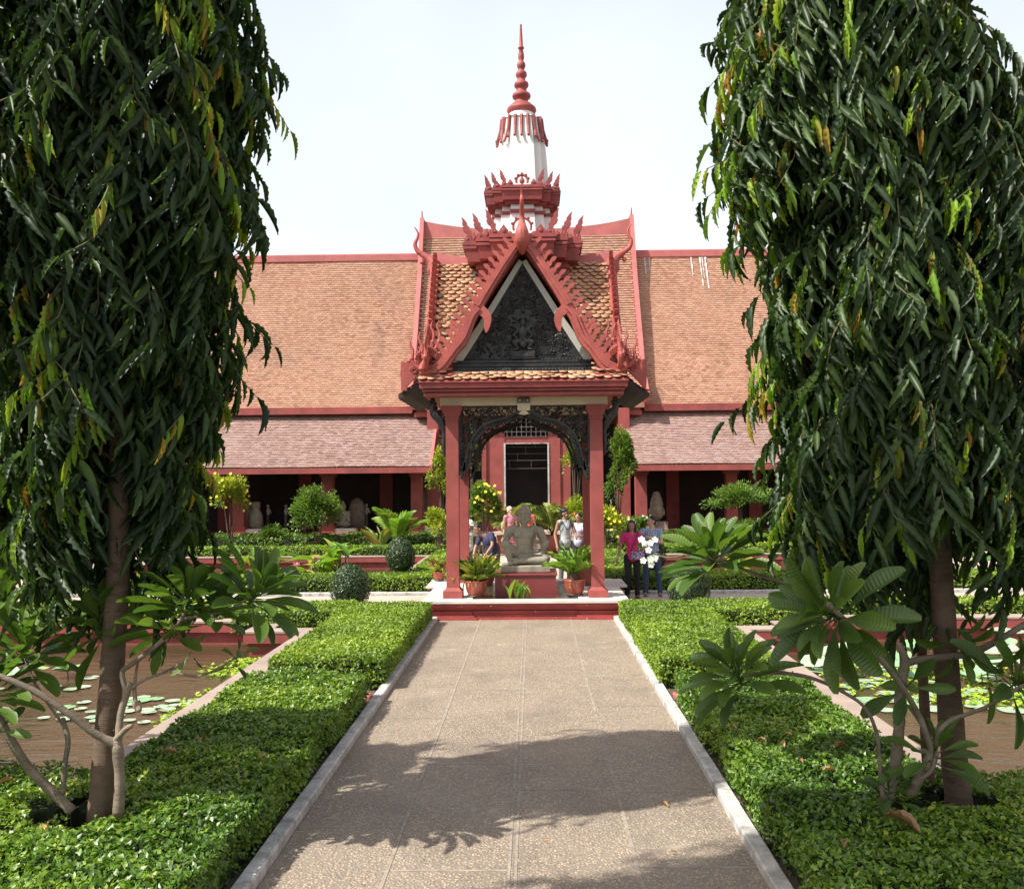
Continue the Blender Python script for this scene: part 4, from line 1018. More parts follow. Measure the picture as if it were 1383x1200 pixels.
# pelvis, trunk, chest
g.ell(S(0, 0, .13), (.21, .15, .13)); g.limb(S(0, .02, .15), .185, S(0, .03, .40), .165, 16, .85); g.ell(S(0, .02, .52), (.225, .135, .17)); g.ell(S(0, .03, .62), (.26, .12, .10))
for s in (-1, 1): g.ell(S(.10 * s, -.07, .56), (.095, .05, .07)); g.ell(S(.275 * s, .03, .625), (.10, .09, .09)); g.ell(S(.18 * s, .03, .68), (.10, .07, .055))
g.limb(S(0, .02, .68), .07, S(0, 0, .80), .062)
# head
g.ell(S(0, -.01, .90), (.120, .13, .155)); g.ell(S(0, -.015, .84), (.112, .112, .10)); g.ell(S(0, .01, .97), (.136, .14, .11)); g.ell(S(0, .02, 1.075), (.062, .062, .06))
g.ell(S(0, -.15, .875), (.024, .03, .038)); g.ell(S(0, -.135, .905), (.016, .022, .05)); g.ell(S(0, -.130, .817), (.055, .024, .014)); g.ell(S(0, -.126, .797), (.045, .024, .014)); g.ell(S(0, -.10, .765), (.04, .035, .025))
for s in (-1, 1):
    g.ell(S(.05 * s, -.122, .925), (.040, .022, .012)); g.ell(S(.05 * s, -.118, .895), (.030, .022, .014)); g.ell(S(.118 * s, .01, .88), (.018, .035, .055)); g.ell(S(.12 * s, .01, .82), (.013, .02, .035))
    g.ell(S(.065 * s, -.085, .85), (.04, .035, .045))
# viewer-left side: knee raised, forearm resting on the knee
g.limb(S(-.12, -.02, .14), .125, S(-.345, -.20, .375), .092); g.ell(S(-.35, -.21, .385), (.10, .10, .095)); g.limb(S(-.35, -.20, .36), .088, S(-.27, -.22, .09), .055)
g.ell(S(-.265, -.27, .035), (.055, .13, .04))
for i in range(5): g.ell(S(-.305 + .02 * i, -.385 + .008 * i, .022), (.012, .025, .014))
g.limb(S(-.295, .03, .61), .088, S(-.375, .01, .43), .072); g.limb(S(-.385, .0, .44), .068, S(-.34, -.17, .485), .05)
# viewer-right side: folded leg lying flat, hand on the thigh
g.limb(S(.12, -.02, .13), .13, S(.37, -.16, .115), .10); g.ell(S(.39, -.17, .105), (.10, .10, .09)); g.limb(S(.37, -.2, .085), .082, S(-.08, -.27, .075), .052); g.limb(S(-.08, -.27, .075), .05, S(-.185, -.27, .10), .04)
g.ell(S(-.16, -.27, .05), (.07, .05, .045))
g.limb(S(.295, .03, .61), .088, S(.40, .02, .40), .072); g.limb(S(.42, .02, .40), .066, S(.345, -.13, .235), .046)
g.ell(S(.31, -.16, .215), (.06, .055, .025))
for i in range(5): g.limb(S(.30 - .022 * i + .03, -.19 - .004 * i, .205), .014, S(.285 - .03 * i + .03, -.245 + .004 * i, .195), .011)
# pleated cloth round the hips
g.ell(S(.03, -.15, .13), (.16, .09, .07)); g.ell(S(0, -.02, .235), (.185, .15, .03))
g.blob('figure', STONE, ST, .0085, 2)
g = MB(); r_ = random.Random(2)
for i in range(5):
    a = i * PI / 6
    for k_ in range(16 - i * 2):
        q = PI * 1.0 * k_ / (15 - i * 2); 
        x = .134 * math.cos(q) * math.cos(a * .9); y = -.137 * math.sin(q) * math.cos(a * .9); g.ell(S(x, y + .005, .955 + .10 * math.sin(a * .95)), .0125, 6, 4)
g.build('hair_curls', STONE, ST)
# ------------------------------------------------------------------ clipped hedges
def nz(x, y, s=1.0): return np.sin(x * 5.1 * s + 1.3 * np.sin(y * 3.7 * s)) * .5 + np.sin(y * 6.3 * s + 1.7 * np.sin(x * 2.9 * s)) * .5
def hedge(label, rects, h, leaf, dens, mat=None, group='clipped hedges', holes=(), z0=0.0, lump=.02, cut=None, name='hedge'):
    cx = sum((r[0] + r[1]) / 2 for r in rects) / len(rects); cy = sum((r[2] + r[3]) / 2 for r in rects) / len(rects)
    t = thing(name, label, 'hedge', (cx, cy, 0), group)
    g = MB(); i_ = .05
    for k, (x0, x1, y0, y1) in enumerate(rects):
        e = .002 * k
        if not holes: g.box(x0 + i_ + e, x1 - i_ - e, y0 + i_ + e, y1 - i_ - e, z0, h - i_ - .01 - e, .01)
        else:
            # leave out cells round the trunks
            xs_ = sorted({x0 + i_, x1 - i_} | {v for hx, hy, hr in holes for v in (hx - hr, hx + hr) if x0 + i_ < v < x1 - i_}); ys_ = sorted({y0 + i_, y1 - i_} | {v for hx, hy, hr in holes for v in (hy - hr, hy + hr) if y0 + i_ < v < y1 - i_})
            for a, b_ in zip(xs_[:-1], xs_[1:]):
                for c, d in zip(ys_[:-1], ys_[1:]):
                    if any(abs((a + b_) / 2 - hx) < hr and abs((c + d) / 2 - hy) < hr for hx, hy, hr in holes): continue
                    g.box(a, b_, c, d, z0, h - i_ - .02 - e)
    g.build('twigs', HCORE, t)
    Ps, Ns = [], []
    for (x0, x1, y0, y1) in rects:
        for (n_, area, fn) in (((0, 0, 1), (x1 - x0) * (y1 - y0), lambda m: (RNG.uniform(x0, x1, m), RNG.uniform(y0, y1, m), np.full(m, h))),
                               ((0, -1, .25), (x1 - x0) * (h - z0), lambda m: (RNG.uniform(x0, x1, m), np.full(m, y0), RNG.uniform(z0, h, m))),
                               ((0, 1, .25), (x1 - x0) * (h - z0) * .4, lambda m: (RNG.uniform(x0, x1, m), np.full(m, y1), RNG.uniform(z0, h, m))),
                               ((1, 0, .25), (y1 - y0) * (h - z0), lambda m: (np.full(m, x1), RNG.uniform(y0, y1, m), RNG.uniform(z0, h, m))),
                               ((-1, 0, .25), (y1 - y0) * (h - z0), lambda m: (np.full(m, x0), RNG.uniform(y0, y1, m), RNG.uniform(z0, h, m)))):
            m = int(area * dens)
            if m < 1: continue
            p = np.stack(fn(m), 1); n = np.tile(np.array(n_, float), (m, 1))
            # drop the ones inside another rectangle
            ins = np.zeros(m, bool)
            for q in rects:
                if q == (x0, x1, y0, y1): continue
                if n_[2] < 1: ins |= (p[:, 0] > q[0] - .01) & (p[:, 0] < q[1] + .01) & (p[:, 1] > q[2] - .01) & (p[:, 1] < q[3] + .01)
            p, n = p[~ins], n[~ins]; Ps.append(p); Ns.append(n)
    p = np.concatenate(Ps); n = np.concatenate(Ns)
    for hx, hy, hr in holes:
        k = np.hypot(p[:, 0] - hx, p[:, 1] - hy) > hr * (1 + .25 * np.sin(3 * np.arctan2(p[:, 1] - hy, p[:, 0] - hx))); p, n = p[k], n[k]
    if cut is not None:
        k = ~cut(p); p, n = p[k], n[k]
    k = (n[:, 2] > .9) | (p[:, 2] > z0 + .10) | (RNG.random(len(p)) < .22); p, n = p[k], n[k]
    m = len(p); top = n[:, 2] > .9
    # rounded edges and lumps
    lumpv = nz(p[:, 0], p[:, 1]) * lump + nz(p[:, 0] + 9, p[:, 1] + 4, 3.1) * lump * .5
    p[:, 2] += np.where(top, lumpv, 0); p[:, 0] += n[:, 0] * (nz(p[:, 1], p[:, 2]) * lump * .8); p[:, 1] += n[:, 1] * (nz(p[:, 0], p[:, 2]) * lump * .8)
    for (x0, x1, y0, y1) in rects:
        d = np.minimum(np.minimum(p[:, 0] - x0, x1 - p[:, 0]), np.minimum(p[:, 1] - y0, y1 - p[:, 1]))
        if len(rects) == 1: p[:, 2] -= np.where(top, np.clip(.06 - d, 0, .06) * .7, 0)
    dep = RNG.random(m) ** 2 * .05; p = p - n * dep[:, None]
    sh = RNG.random(m) < .02; p[:, 2] += np.where(sh & top, RNG.random(m) * .05, 0)
    th = RNG.uniform(0, 2 * PI, m); rd = RNG.normal(0, 1, (m, 3)); tan = unit(rd - n * np.sum(rd * n, 1, keepdims=True))
    up = RNG.uniform(.05, .9, (m, 1)); dr = unit(tan * (1 - up * .5) + n * up)
    nm = unit(n + RNG.normal(0, .45, (m, 3)))
    L = leaf * RNG.uniform(.7, 1.3, m)
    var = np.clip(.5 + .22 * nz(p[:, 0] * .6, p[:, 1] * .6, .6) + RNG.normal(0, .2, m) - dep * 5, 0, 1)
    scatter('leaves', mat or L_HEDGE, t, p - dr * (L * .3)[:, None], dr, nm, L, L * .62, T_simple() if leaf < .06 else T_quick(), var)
    return t
TL = (-2.72, 6.2); TR = (3.0, 6.45)
hl = (TL[0], TL[1] - .02, .20); hr_ = (TR[0], TR[1] - .02, .24)
hedge('large near hedge left of the path, growing round the bare tree trunk', [(-2.98, -1.69, 3.6, 10.55), (-5.6, -2.98, 3.6, 7.02)], .36, .042, 4000, L_HEDGE, holes=[hl, (-3.0, 6.15, .14)], lump=.045)
hedge('large near hedge right of the path with dry leaves lying on it', [(1.69, 2.98, 3.6, 10.55), (2.98, 5.9, 3.6, 7.02)], .33, .042, 4000, L_HEDGE, holes=[hr_, (2.6, 6.35, .18), (3.25, 6.5, .14)], lump=.045)
hedge('rear part of the near hedge left of the path, against the pond edge', [(-10.9, -5.6, 5.2, 7.02)], .36, .09, 700, L_HEDGE)
hedge('rear part of the near hedge right of the path, against the pond edge', [(5.9, 10.9, 5.2, 7.02)], .33, .09, 700, L_HEDGE)
hedge('square cut hedge on the left between the path and the statue pavilion', [(-2.98, -1.62, 11.2, 16.45)], .38, .045, 2600, L_HFAR, lump=.02)
hedge('square cut hedge on the right between the path and the statue pavilion', [(1.62, 2.98, 11.2, 16.45)], .38, .045, 2600, L_HFAR, lump=.02)
hedge('short hedge block between the left pond corner and the cross path', [(-4.75, -2.95, 15.35, 16.75)], .38, .05, 1500, L_HFAR)
hedge('short hedge block between the right pond corner and the cross path', [(2.95, 4.75, 15.35, 16.75)], .38, .05, 1500, L_HFAR)
hedge('long low hedge behind the far bank of the left lily pond', [(-11, -4.7, 16.25, 17.0)], .36, .055, 1100, L_HFAR)
hedge('long low hedge behind the far bank of the right lotus pond', [(4.7, 11, 16.25, 17.0)], .36, .055, 1100, L_HFAR)
for s, sd_n in ((-1, 'left'), (1, 'right')):
    def rc(a, b_, c, d): return (a, b_, c, d) if s > 0 else (-b_, -a, c, d)
    hedge('hedge along the far side of the cross path, %s of the pavilion' % sd_n, [rc(2.6, 11, 20.75, 21.75)], .38, .06, 1100, L_HFAR)
    hedge('hedge running back beside the rear walk on the %s' % sd_n, [rc(1.72, 2.72, 20.75, 28.6)], .40, .06, 900, L_HFAR)
    hedge('trimmed hedge behind the rear %s pond, nearer of two rows' % sd_n, [rc(1.75, 12, 29.5, 30.5)], .42, .08, 500, L_HFAR)
    hedge('loose planting of low shrubs below the %s gallery' % sd_n, [rc(1.9, 16, 31.6, 33.2)], .62, .10, 330, L_BUSH, lump=.10)
    hedge('hedge along the outer bank of the %s pond' % sd_n, [rc(11.2, 11.9, 7, 15.8)], .36, .09, 500, L_HFAR)
# lawn at the far left and right
g = MB(); 
for s in (-1, 1):
    g.box(min(s * 13.5, s * 16), max(s * 13.5, s * 16), 5, 30.8, -.05, .02)
LAWN = m_paint('short_lawn', (.07, .15, .03), .9, .3, 8, None, .6, 90)
tag(g.build('lawn', LAWN), kind='structure')

# ------------------------------------------------------------------ topiary balls
def ball(label, cx, cy, zc, rx, rz, n=2600, leaf=.05, kind='topiary ball'):
    t = thing('topiary', label, kind, (cx, cy, 0), 'topiary balls')
    g = MB(); g.ell((cx, cy, zc), (rx - .05, rx - .05, rz - .05), 20, 12); g.build('twigs', HCORE, t, True)
    g = MB(); g.tube([(cx, cy, 0), (cx, cy, zc)], .05, 8); g.build('trunk', BARK, t)
    v = unit(RNG.normal(0, 1, (n, 3))); nn = unit(v / np.array([rx, rx, rz])); q = 1 + .045 * nz(v[:, 0] * 1.2 + cx, v[:, 2] * 1.2) + np.where(RNG.random(n) < .02, .08, 0)
    p = np.array([cx, cy, zc]) + v * np.array([rx, rx, rz]) * (q - RNG.random(n) ** 2 * .12)[:, None]
    # slightly squarer bottom
    rd = RNG.normal(0, 1, (n, 3)); tan = unit(rd - nn * np.sum(rd * nn, 1, keepdims=True)); dr = unit(tan + nn * RNG.uniform(.1, .7, (n, 1)))
    scatter('leaves', L_BALL, t, p, dr, unit(nn + RNG.normal(0, .4, (n, 3))), leaf * RNG.uniform(.7, 1.2, n), leaf * .55, T_simple(), np.clip(RNG.normal(.45, .25, n), 0, 1)); return t
ball('dark clipped egg shaped bush, the nearer of the two left of the pavilion', -3.25, 17.6, .50, .37, .42, 3600, .045)
ball('dark clipped egg shaped bush, the farther of the two left of the pavilion', -2.92, 21.9, .74, .33, .42, 3000, .05)
ball('dark clipped rounded bush beside the man in jeans, right of the pavilion', 3.05, 17.9, .45, .40, .43, 3600, .045)
ball('dark clipped round bush half hidden behind the pink shirted woman', 2.92, 22.4, .70, .33, .42, 2400, .05)

# ------------------------------------------------------------------ loose shrubs and bushes
def shrub(name, label, cat, c, r, n, leaf, mat, group=None, stems=5, flowers=None, nf=0, clumps=26, thin=.62, seed=0, zl=None, blossom='blossoms', asp=.5, tmpl=None, base=0.0):
    cx, cy, cz = c; rx, ry, rz = r; t = thing(name, label, cat, (cx, cy, base), group)
    rg = np.random.default_rng(seed + 100)
    g = MB(); 
    v = unit(rg.normal(0, 1, (clumps, 3))); v[:, 2] = np.where(v[:, 2] < -.5, -v[:, 2], v[:, 2])
    cp = v * np.array([rx, ry, rz]) * rg.uniform(.35, .88, (clumps, 1))
    for i in range(stems):
        e = cp[i % clumps] * .85 + np.array([cx, cy, cz]); a = rg.uniform(0, 6.28)
        g.tube(smoothpath([(cx + .04 * math.cos(a), cy + .04 * math.sin(a), base), (cx + (e[0] - cx) * .35, cy + (e[1] - cy) * .35, base + (e[2] - base) * .5), tuple(e)], 4), lerpn([.035, .022, .008], 9), 6)
    g.build('stem' if stems > 1 else 'trunk', BARK, t)
    m = n; ci = rg.integers(0, clumps, m); off = rg.normal(0, 1, (m, 3)); off = unit(off) * (rg.random((m, 1)) ** .5)
    cr = rg.uniform(*((.10, .26) if rz > 1 else (.22, .42)), clumps)[ci][:, None]
    p = np.array([cx, cy, cz]) + cp[ci] + off * cr * np.array([rx, ry, rz]) * 1.0
    p[:, 0] += .10 * r[0] * np.sin(p[:, 2] * 5 + seed) + (.3 * r[0] * np.sin(p[:, 2] * 2.3 + seed) if rz > 1 else 0)
    out = unit((p - np.array([cx, cy, cz - rz * .4])) / np.array([rx, ry, rz])); dr = unit(out + off * .9 + rg.normal(0, .35, (m, 3)) + np.array([0, 0, -.1]))
    nm = unit(out + np.array([0, 0, .6]) + rg.normal(0, .4, (m, 3)))
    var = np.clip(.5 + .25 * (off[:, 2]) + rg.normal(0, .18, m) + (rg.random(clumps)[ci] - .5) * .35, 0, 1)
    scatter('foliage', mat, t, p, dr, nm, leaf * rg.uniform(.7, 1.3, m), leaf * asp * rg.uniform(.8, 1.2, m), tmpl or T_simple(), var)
    if flowers:
        k = rg.integers(0, clumps, nf); q = np.array([cx, cy, cz]) + cp[k] + unit(rg.normal(0, 1, (nf, 3)) + np.array([0, -.8, .3])) * .42 * np.array([rx, ry, rz])
        pp = np.repeat(q, 5, 0); aa = np.tile(np.arange(5) * 2 * PI / 5, nf); face = unit(rg.normal(0, .4, (nf, 3)) + np.array([0, -1, .5])); fr = np.repeat(face, 5, 0)
        e1 = unit(np.cross(fr, np.array([0, 0, 1.0]))); e2 = np.cross(fr, e1); dd = e1 * np.cos(aa)[:, None] + e2 * np.sin(aa)[:, None] + fr * .3
        tag(scatter(blossom, flowers, t, pp, dd, fr, .06, .05, T_simple()), kind='stuff')
    return t
def at(px, py, Y): return tuple(P(px, py, Y))
x, y, z = at(427, 690, 31.6)
shrub('round_bush', 'dense round light green bush in front of the left gallery', 'bush', (x, y, z), (.86, .75, .86), 6500, .10, L_BUSH, 'shrubs below the galleries', 4, seed=1, clumps=46)
x, y, z = at(310, 667, 31.8)
shrub('flowering_shrub', 'shrub with yellow flowers leaning out from behind the left mast tree', 'shrub', (x, y, z), (.75, .6, .75), 3200, .10, L_YEL, 'shrubs below the galleries', 4, PETAL_Y, 60, seed=2)
x, y, z = at(590, 712, 29.6)
shrub('yellow_green_bush', 'small rounded yellow green bush left of the pavilion columns', 'bush', (x, y, z), (.50, .45, .62), 3200, .08, L_YEL, 'shrubs below the galleries', 5, seed=3)
x, y, z = at(818, 712, 29.6)
shrub('yellow_green_bush', 'rounded bright yellow green bush right of the pavilion columns', 'bush', (x, y, z), (.62, .5, .72), 4200, .08, L_YEL, 'shrubs below the galleries', 5, PETAL_Y, 26, seed=4)
x, y, z = at(1000, 676, 31.2)
shrub('small_tree', 'small spreading tree with rounded crown in front of the right gallery', 'tree', (x, y, z), (1.15, .9, .52), 5200, .10, L_BUSH, None, 4, seed=5, clumps=44)
x, y, z = at(668, 676, 31.0)
shrub('flowering_shrub', 'yellow flowering shrub left of the hall stairs behind the pavilion', 'shrub', (x - .35, y, z - .1), (.62, .5, .68), 3200, .10, L_BUSH, 'shrubs below the galleries', 4, PETAL_Y, 46, seed=6)
x, y, z = at(776, 688, 31.0)
shrub('flowering_shrub', 'shrub with one red bloom and yellow flowers right of the hall stairs', 'shrub', (x + .05, y, z - .15), (.48, .4, .62), 2400, .10, L_YEL, 'shrubs below the galleries', 4, PETAL_R, 3, seed=7)
x, y, z = at(872, 712, 31.0)
shrub('white_flowering_shrub', 'low leafy shrub with white flowers at the foot of the right climbing plant', 'shrub', (x - .3, y, z), (.6, .4, .35), 2000, .09, L_BUSH, 'shrubs below the galleries', 5, PETAL_W, 16, seed=8)
for (px, py, Y, w_, h_, lb, n) in ((596, 640, 31.4, .42, 1.55, 'sparse yellow green climbing plant on posts left of the pavilion', 1500), (636, 612, 32.6, .30, 1.2, 'wispy climber hanging in the portico left of the hall door', 800), (836, 640, 31.4, .52, 1.75, 'tall dense climbing plant right of the pavilion', 5200), (776, 618, 32.6, .42, .9, 'leafy climber hanging beside the hall door on the right', 1500)):
    x, y, z = at(px, py, Y)
    shrub('climbing_plant', lb, 'climbing plant', (x, y, z), (w_, .35, h_), n, .11, L_YEL if n < 5000 else L_BUSH, 'climbing plants on the portico', 6, seed=int(px), clumps=40 if n > 2000 else 22)
for (px, py, Y, lb, sd) in ((365, 722, 32, 'low shrub at the foot of the left urn', 11), (985, 722, 32, 'low shrub beside the small spreading tree', 12), (1010, 716, 30.9, 'dark low shrub half hidden by the plumeria leaves', 13)):
    x, y, z = at(px, py, Y); shrub('low_shrub', lb, 'shrub', (x, y, z), (.6, .4, .35), 1600, .09, L_BUSH, 'shrubs below the galleries', 4, seed=sd)

# ------------------------------------------------------------------ palms (fronds of leaflets)
def fronds(t, c, n, L, mat, arch=.9, width=.25, seed=0, leaflet=.28, nl=16, spread=1.0, name='frond'):
    rg = random.Random(seed); cx, cy, cz = c
    for i in range(n):
        a = i * 2.4 + rg.uniform(-.3, .3); tilt = rg.uniform(.25, 1.0) * spread; LL = L * rg.uniform(.75, 1.1)
        pts = []
        for k in range(9):
            q = k / 8; hor = LL * (math.sin(tilt) * q + .25 * q * q * arch); ver = LL * (math.cos(tilt) * q - .55 * arch * q * q * q)
            pts.append(Vector((cx + hor * math.cos(a), cy + hor * math.sin(a), cz + ver)))
        g = MB(); g.tube(pts, lerpn([.014, .004], 9), 5); fr = g.build(name, TWIG, t)
        p, d, nn = [], [], []
        for j in range(nl):
            q = .2 + .78 * j / (nl - 1); k = q * 8; i0 = min(int(k), 7); b_ = pts[i0].lerp(pts[i0 + 1], k - i0); tg = (pts[i0 + 1] - pts[i0]).normalized()
            sd = tg.cross(Vector((0, 0, 1)));  sd = sd.normalized() if sd.length > 1e-3 else Vector((1, 0, 0)); upv = sd.cross(tg)
            for m_ in (-1, 1):
                p.append(tuple(b_)); d.append(tuple(sd * m_ * .8 + tg * .8 + upv * .25 + Vector((0, 0, -.15)))); nn.append(tuple(upv + sd * m_ * .2))
        N = len(p); scatter('leaflets', mat, fr, p, d, nn, leaflet * np.array([math.sin(PI * min(1, max(.15, (k // 2 + 2) / (nl + 3)))) for k in range(N)]), .035 * leaflet / .28, T_long(4, .4, 0, .2, .25), np.clip(RNG.normal(.3 + .5 * i / n, .15, N), 0, 1))
def pot(t, c, r, h, mat=POT, saucer=True):
    g = MB(); g.lathe([(r * .55, 0), (r * .62, .02), (r * .85, h * .35), (r * .97, h * .7), (r * 1.0, h * .88), (r * 1.06, h * .93), (r * 1.06, h), (r * .92, h), (r * .9, h * .9)], c, 24)
    o = g.build('pot', mat, t, True)
    g = MB(); g.ell((c[0], c[1], c[2] + h * .9), (r * .9, r * .9, .02), 16, 4); g.build('soil', SOIL, o)
    if saucer: g = MB(); g.lathe([(r * .7, 0), (r * .82, .03), (r * .84, .035)], (c[0], c[1], c[2] - .0), 20); g.build('saucer', METAL, t, True)
for px, lb, sd, PX in ((684, 'golden green potted palm on the left of the hall steps', 3, 0), (746, 'golden green potted palm on the right of the hall steps', 8, 0)):
    x, y, z = at(px, 716, 32.0); t = thing('potted_palm', lb, 'potted palm', (x, y, 0), 'potted palms by the hall steps')
    pot(t, (x, y, 0), .32, .62, saucer=False)
    fronds(t, (x, y, .6), 22, 1.9, L_PALM, .95, seed=sd, leaflet=.38, nl=20, spread=.85)
x, y, z = at(535, 718, 31.2)
t = thing('young_palm', 'young coconut palm with upright fronds beside the left gallery column', 'palm', (x, y, 0)); fronds(t, (x, y, .35), 8, 1.75, L_PALM if False else L_CANNA, .5, seed=21, leaflet=.5, spread=.9, nl=18)
x, y, z = at(512, 718, 31.4)
t = thing('strap_leaved_plant', 'clump of upright yellowing strap leaves left of the young palm', 'plant', (x, y, 0))
def straps(t, c, n, L, W, mat, seed, wave=.12, tilt=(.15, .9), droop=.3, name='fronds', vr=(0, 1), z=0.0, jitter=.05, blunt=0):
    rg = np.random.default_rng(seed); a = np.arange(n) * 2.399 + rg.uniform(-.3, .3, n); tl = rg.uniform(tilt[0], tilt[1], n)
    dr = np.stack([np.sin(tl) * np.cos(a), np.sin(tl) * np.sin(a), np.cos(tl)], 1); nm = np.stack([-np.cos(a) * np.cos(tl), -np.sin(a) * np.cos(tl), np.sin(tl)], 1)
    p = np.array(c) + rg.normal(0, jitter, (n, 3)) * np.array([1, 1, .2])
    Lg = L * rg.uniform(.7, 1.1, n)
    return scatter(name, mat, t, p, dr, nm, Lg, W * rg.uniform(.8, 1.15, n), T_long(9, .55, wave, .35, droop, blunt), rg.uniform(vr[0], vr[1], n), smooth=False)
straps(t, (x, y, .1), 9, 1.1, .12, L_CROT, 4, .02, (.1, .6), .2)

# potted bird's nest ferns by the statue
for (px, py, Y, r_, h_, lb, mat, sd, n, L) in ((643, 800, 17.35, .20, .30, 'yellow green nest fern in a round red pot at the front left column', L_CROT, 5, 64, .56), (776, 800, 17.45, .20, .30, 'bright green nest fern in a chipped red pot at the front right column', L_FERN, 6, 44, .62)):
    x = P(px, py, Y).x; t = thing('potted_fern', lb, 'potted fern', (x, Y, .34), 'potted plants round the statue')
    pot(t, (x, Y, .341), r_, h_)
    if sd == 6:
        g = MB(); g.tube([(x, Y, .60), (x - .01, Y - .01, .76)], [.09, .07], 9); g.build('stump', BARK, t)
    straps(t, (x, Y, .60 if sd == 5 else .74), n, L, .062 if sd == 5 else .085, mat, sd, .16, (.12, 1.15), .25, vr=(.1, .85))
    # hanging dry leaves on the pot
    k = 5; rg = np.random.default_rng(sd); a = rg.uniform(3.3, 6.1, k); pp = np.stack([x + r_ * 1.02 * np.cos(a), Y + r_ * 1.02 * np.sin(a), np.full(k, .62)], 1)
    scatter('dry_fronds', DRY, t, pp, np.stack([.4 * np.cos(a), .4 * np.sin(a), -np.ones(k)], 1), np.stack([np.cos(a), np.sin(a), np.zeros(k)], 1), rg.uniform(.08, .16, k), .025, T_long(5, .5, .2, .3, .2))
for (px, py, Y, lb, sd, mat) in ((655, 785, 19.2, 'red leaved potted plant behind the left fern', 15, L_CROT), (792, 785, 19.2, 'dark potted plant behind the right fern', 16, L_BUSH)):
    x = P(px, py, Y).x; t = thing('potted_plant', lb, 'potted plant', (x, Y, .34), 'potted plants round the statue'); pot(t, (x, Y, .341), .22, .34)
    straps(t, (x, Y, .66), 18, .38, .06, mat, sd, .05, (.1, .9), .2, vr=(.3, 1))
x, y, z = at(596, 782, 20.1)
t = thing('croton', 'croton with pinkish yellow leaves standing behind the left columns', 'croton', (x - .15, 20.1, .34)); pot(t, (x - .05, 20.15, .341), .13, .2)
straps(t, (x - .05, 20.15, .50), 34, .36, .06, L_CROT, 9, .02, (.1, 1.2), .25, vr=(.4, 1))
x = P(704, 800, 17.25).x
t = thing('water_plant', 'small clump of narrow green leaves in front of the pedestal', 'plant', (x, 17.25, .315)); straps(t, (x, 17.25, .315), 15, .38, .03, L_FERN, 17, .0, (.05, .7), .2, jitter=.09)

# cannas in the rear ponds
for (px, py, Y, n, L, lb, sd) in ((444, 770, 23.0, 40, 1.0, 'big yellow green canna clump in the rear left pond', 31), (352, 765, 23.2, 30, .9, 'canna clump behind the plumeria at the rear left pond', 32), (418, 772, 23.4, 12, .5, 'small withered canna beside the big clump', 33), (1000, 765, 23.2, 26, .8, 'canna clump in the rear right pond behind the plumeria', 34)):
    x, y, z = at(px, py, Y); t = thing('canna', lb, 'canna', (x, Y, -.2), 'cannas in the rear ponds')
    g = MB(); rg = np.random.default_rng(sd); m = n; cx = x + rg.normal(0, .32 * L, m); cy = Y + rg.normal(0, .25, m); hh = rg.uniform(.25, .8, m) * L
    for i in range(0, m, 2): g.tube([(cx[i], cy[i], -.25), (cx[i], cy[i], hh[i])], .015, 5)
    g.build('stem', TWIG, t)
    a = rg.uniform(0, 6.28, m); tl = rg.uniform(.3, 1.2, m); dr = np.stack([np.sin(tl) * np.cos(a), np.sin(tl) * np.sin(a), np.cos(tl)], 1)
    nm = np.stack([-np.cos(a) * np.cos(tl), -np.sin(a) * np.cos(tl), np.sin(tl)], 1)
    scatter('leaves', L_CANNA, t, np.stack([cx, cy, hh - .1], 1), dr, nm, rg.uniform(.4, .65, m) * L, .17 * L, T_long(6, .4, .0, .3, .4), rg.uniform(0, 1, m))

# ------------------------------------------------------------------ lily pads, lotus leaves, floating plants
def padmesh(r, cup, notch, name, mat, n=18):
    vs = [(0, 0, -.0 - cup * .4)]; fs = []; k = n
    for ring, q in ((.5, .35), (1, 1.0)):
        for i in range(k + 1):
            a = notch / 2 + (2 * PI - notch) * i / k; rr_ = r * ring * (1 + .05 * math.sin(a * 5) * ring); vs.append((rr_ * math.cos(a), rr_ * math.sin(a), cup * (q - .4) * (1 + .3 * math.sin(3 * a)) + .004))
    for i in range(k): fs += [(0, 1 + i, 2 + i), (1 + i, k + 2 + i, k + 3 + i, 2 + i)]
    m = MB(); m.v = vs; m.f = fs; m.mi = [0] * len(fs)
    me = bpy.data.meshes.new(name); me.from_pydata(vs, [], fs); me.materials.append(mat); me.polygons.foreach_set('use_smooth', [True] * len(fs)); return me
PADM = [padmesh(.16, .0, .35, 'lily_pad', PAD), padmesh(.13, .008, .3, 'lily_pad', PAD), padmesh(.19, .0, .3, 'lily_pad', PAD2)]
LOTM = [padmesh(.22, .08, .02, 'lotus_leaf', PAD2), padmesh(.27, .05, .02, 'lotus_leaf', PAD)]
def pads(label, group, cx, cy, rx, ry, n, seed, sz=1.0, dark=0):
    rg = random.Random(seed); k = 0; placed = []
    while k < n:
        a = rg.uniform(0, 6.28); q = math.sqrt(rg.random()); x = cx + rx * q * math.cos(a); y = cy + ry * q * math.sin(a); r_ = sz * rg.uniform(.7, 1.15)
        k += 1
        if any((x - u_) ** 2 + (y - v_) ** 2 < (.2 * sz) ** 2 for u_, v_ in placed) or not in_pond(x, y): continue
        placed.append((x, y))
        o = bpy.data.objects.new('lily_pad', PADM[rg.choice([0, 0, 1, 1, 1 + (rg.random() < .3)])]); COL.objects.link(o); o.location = (x, y, ZW + .004 + .0015 * (k % 5)); o.rotation_euler = (0, 0, rg.uniform(0, 6.28)); o.scale = (r_, r_, 1)
        tag(o, label, 'lily pad', group)
pads('round pale green lily pad floating on the left pond', 'lily pads on the near left pond', -4.6, 11.1, 1.0, .7, 60, 1, .7)
pads('round pale green lily pad floating on the left pond', 'lily pads on the near left pond', -6.5, 12.6, 1.2, .7, 14, 2, .7)
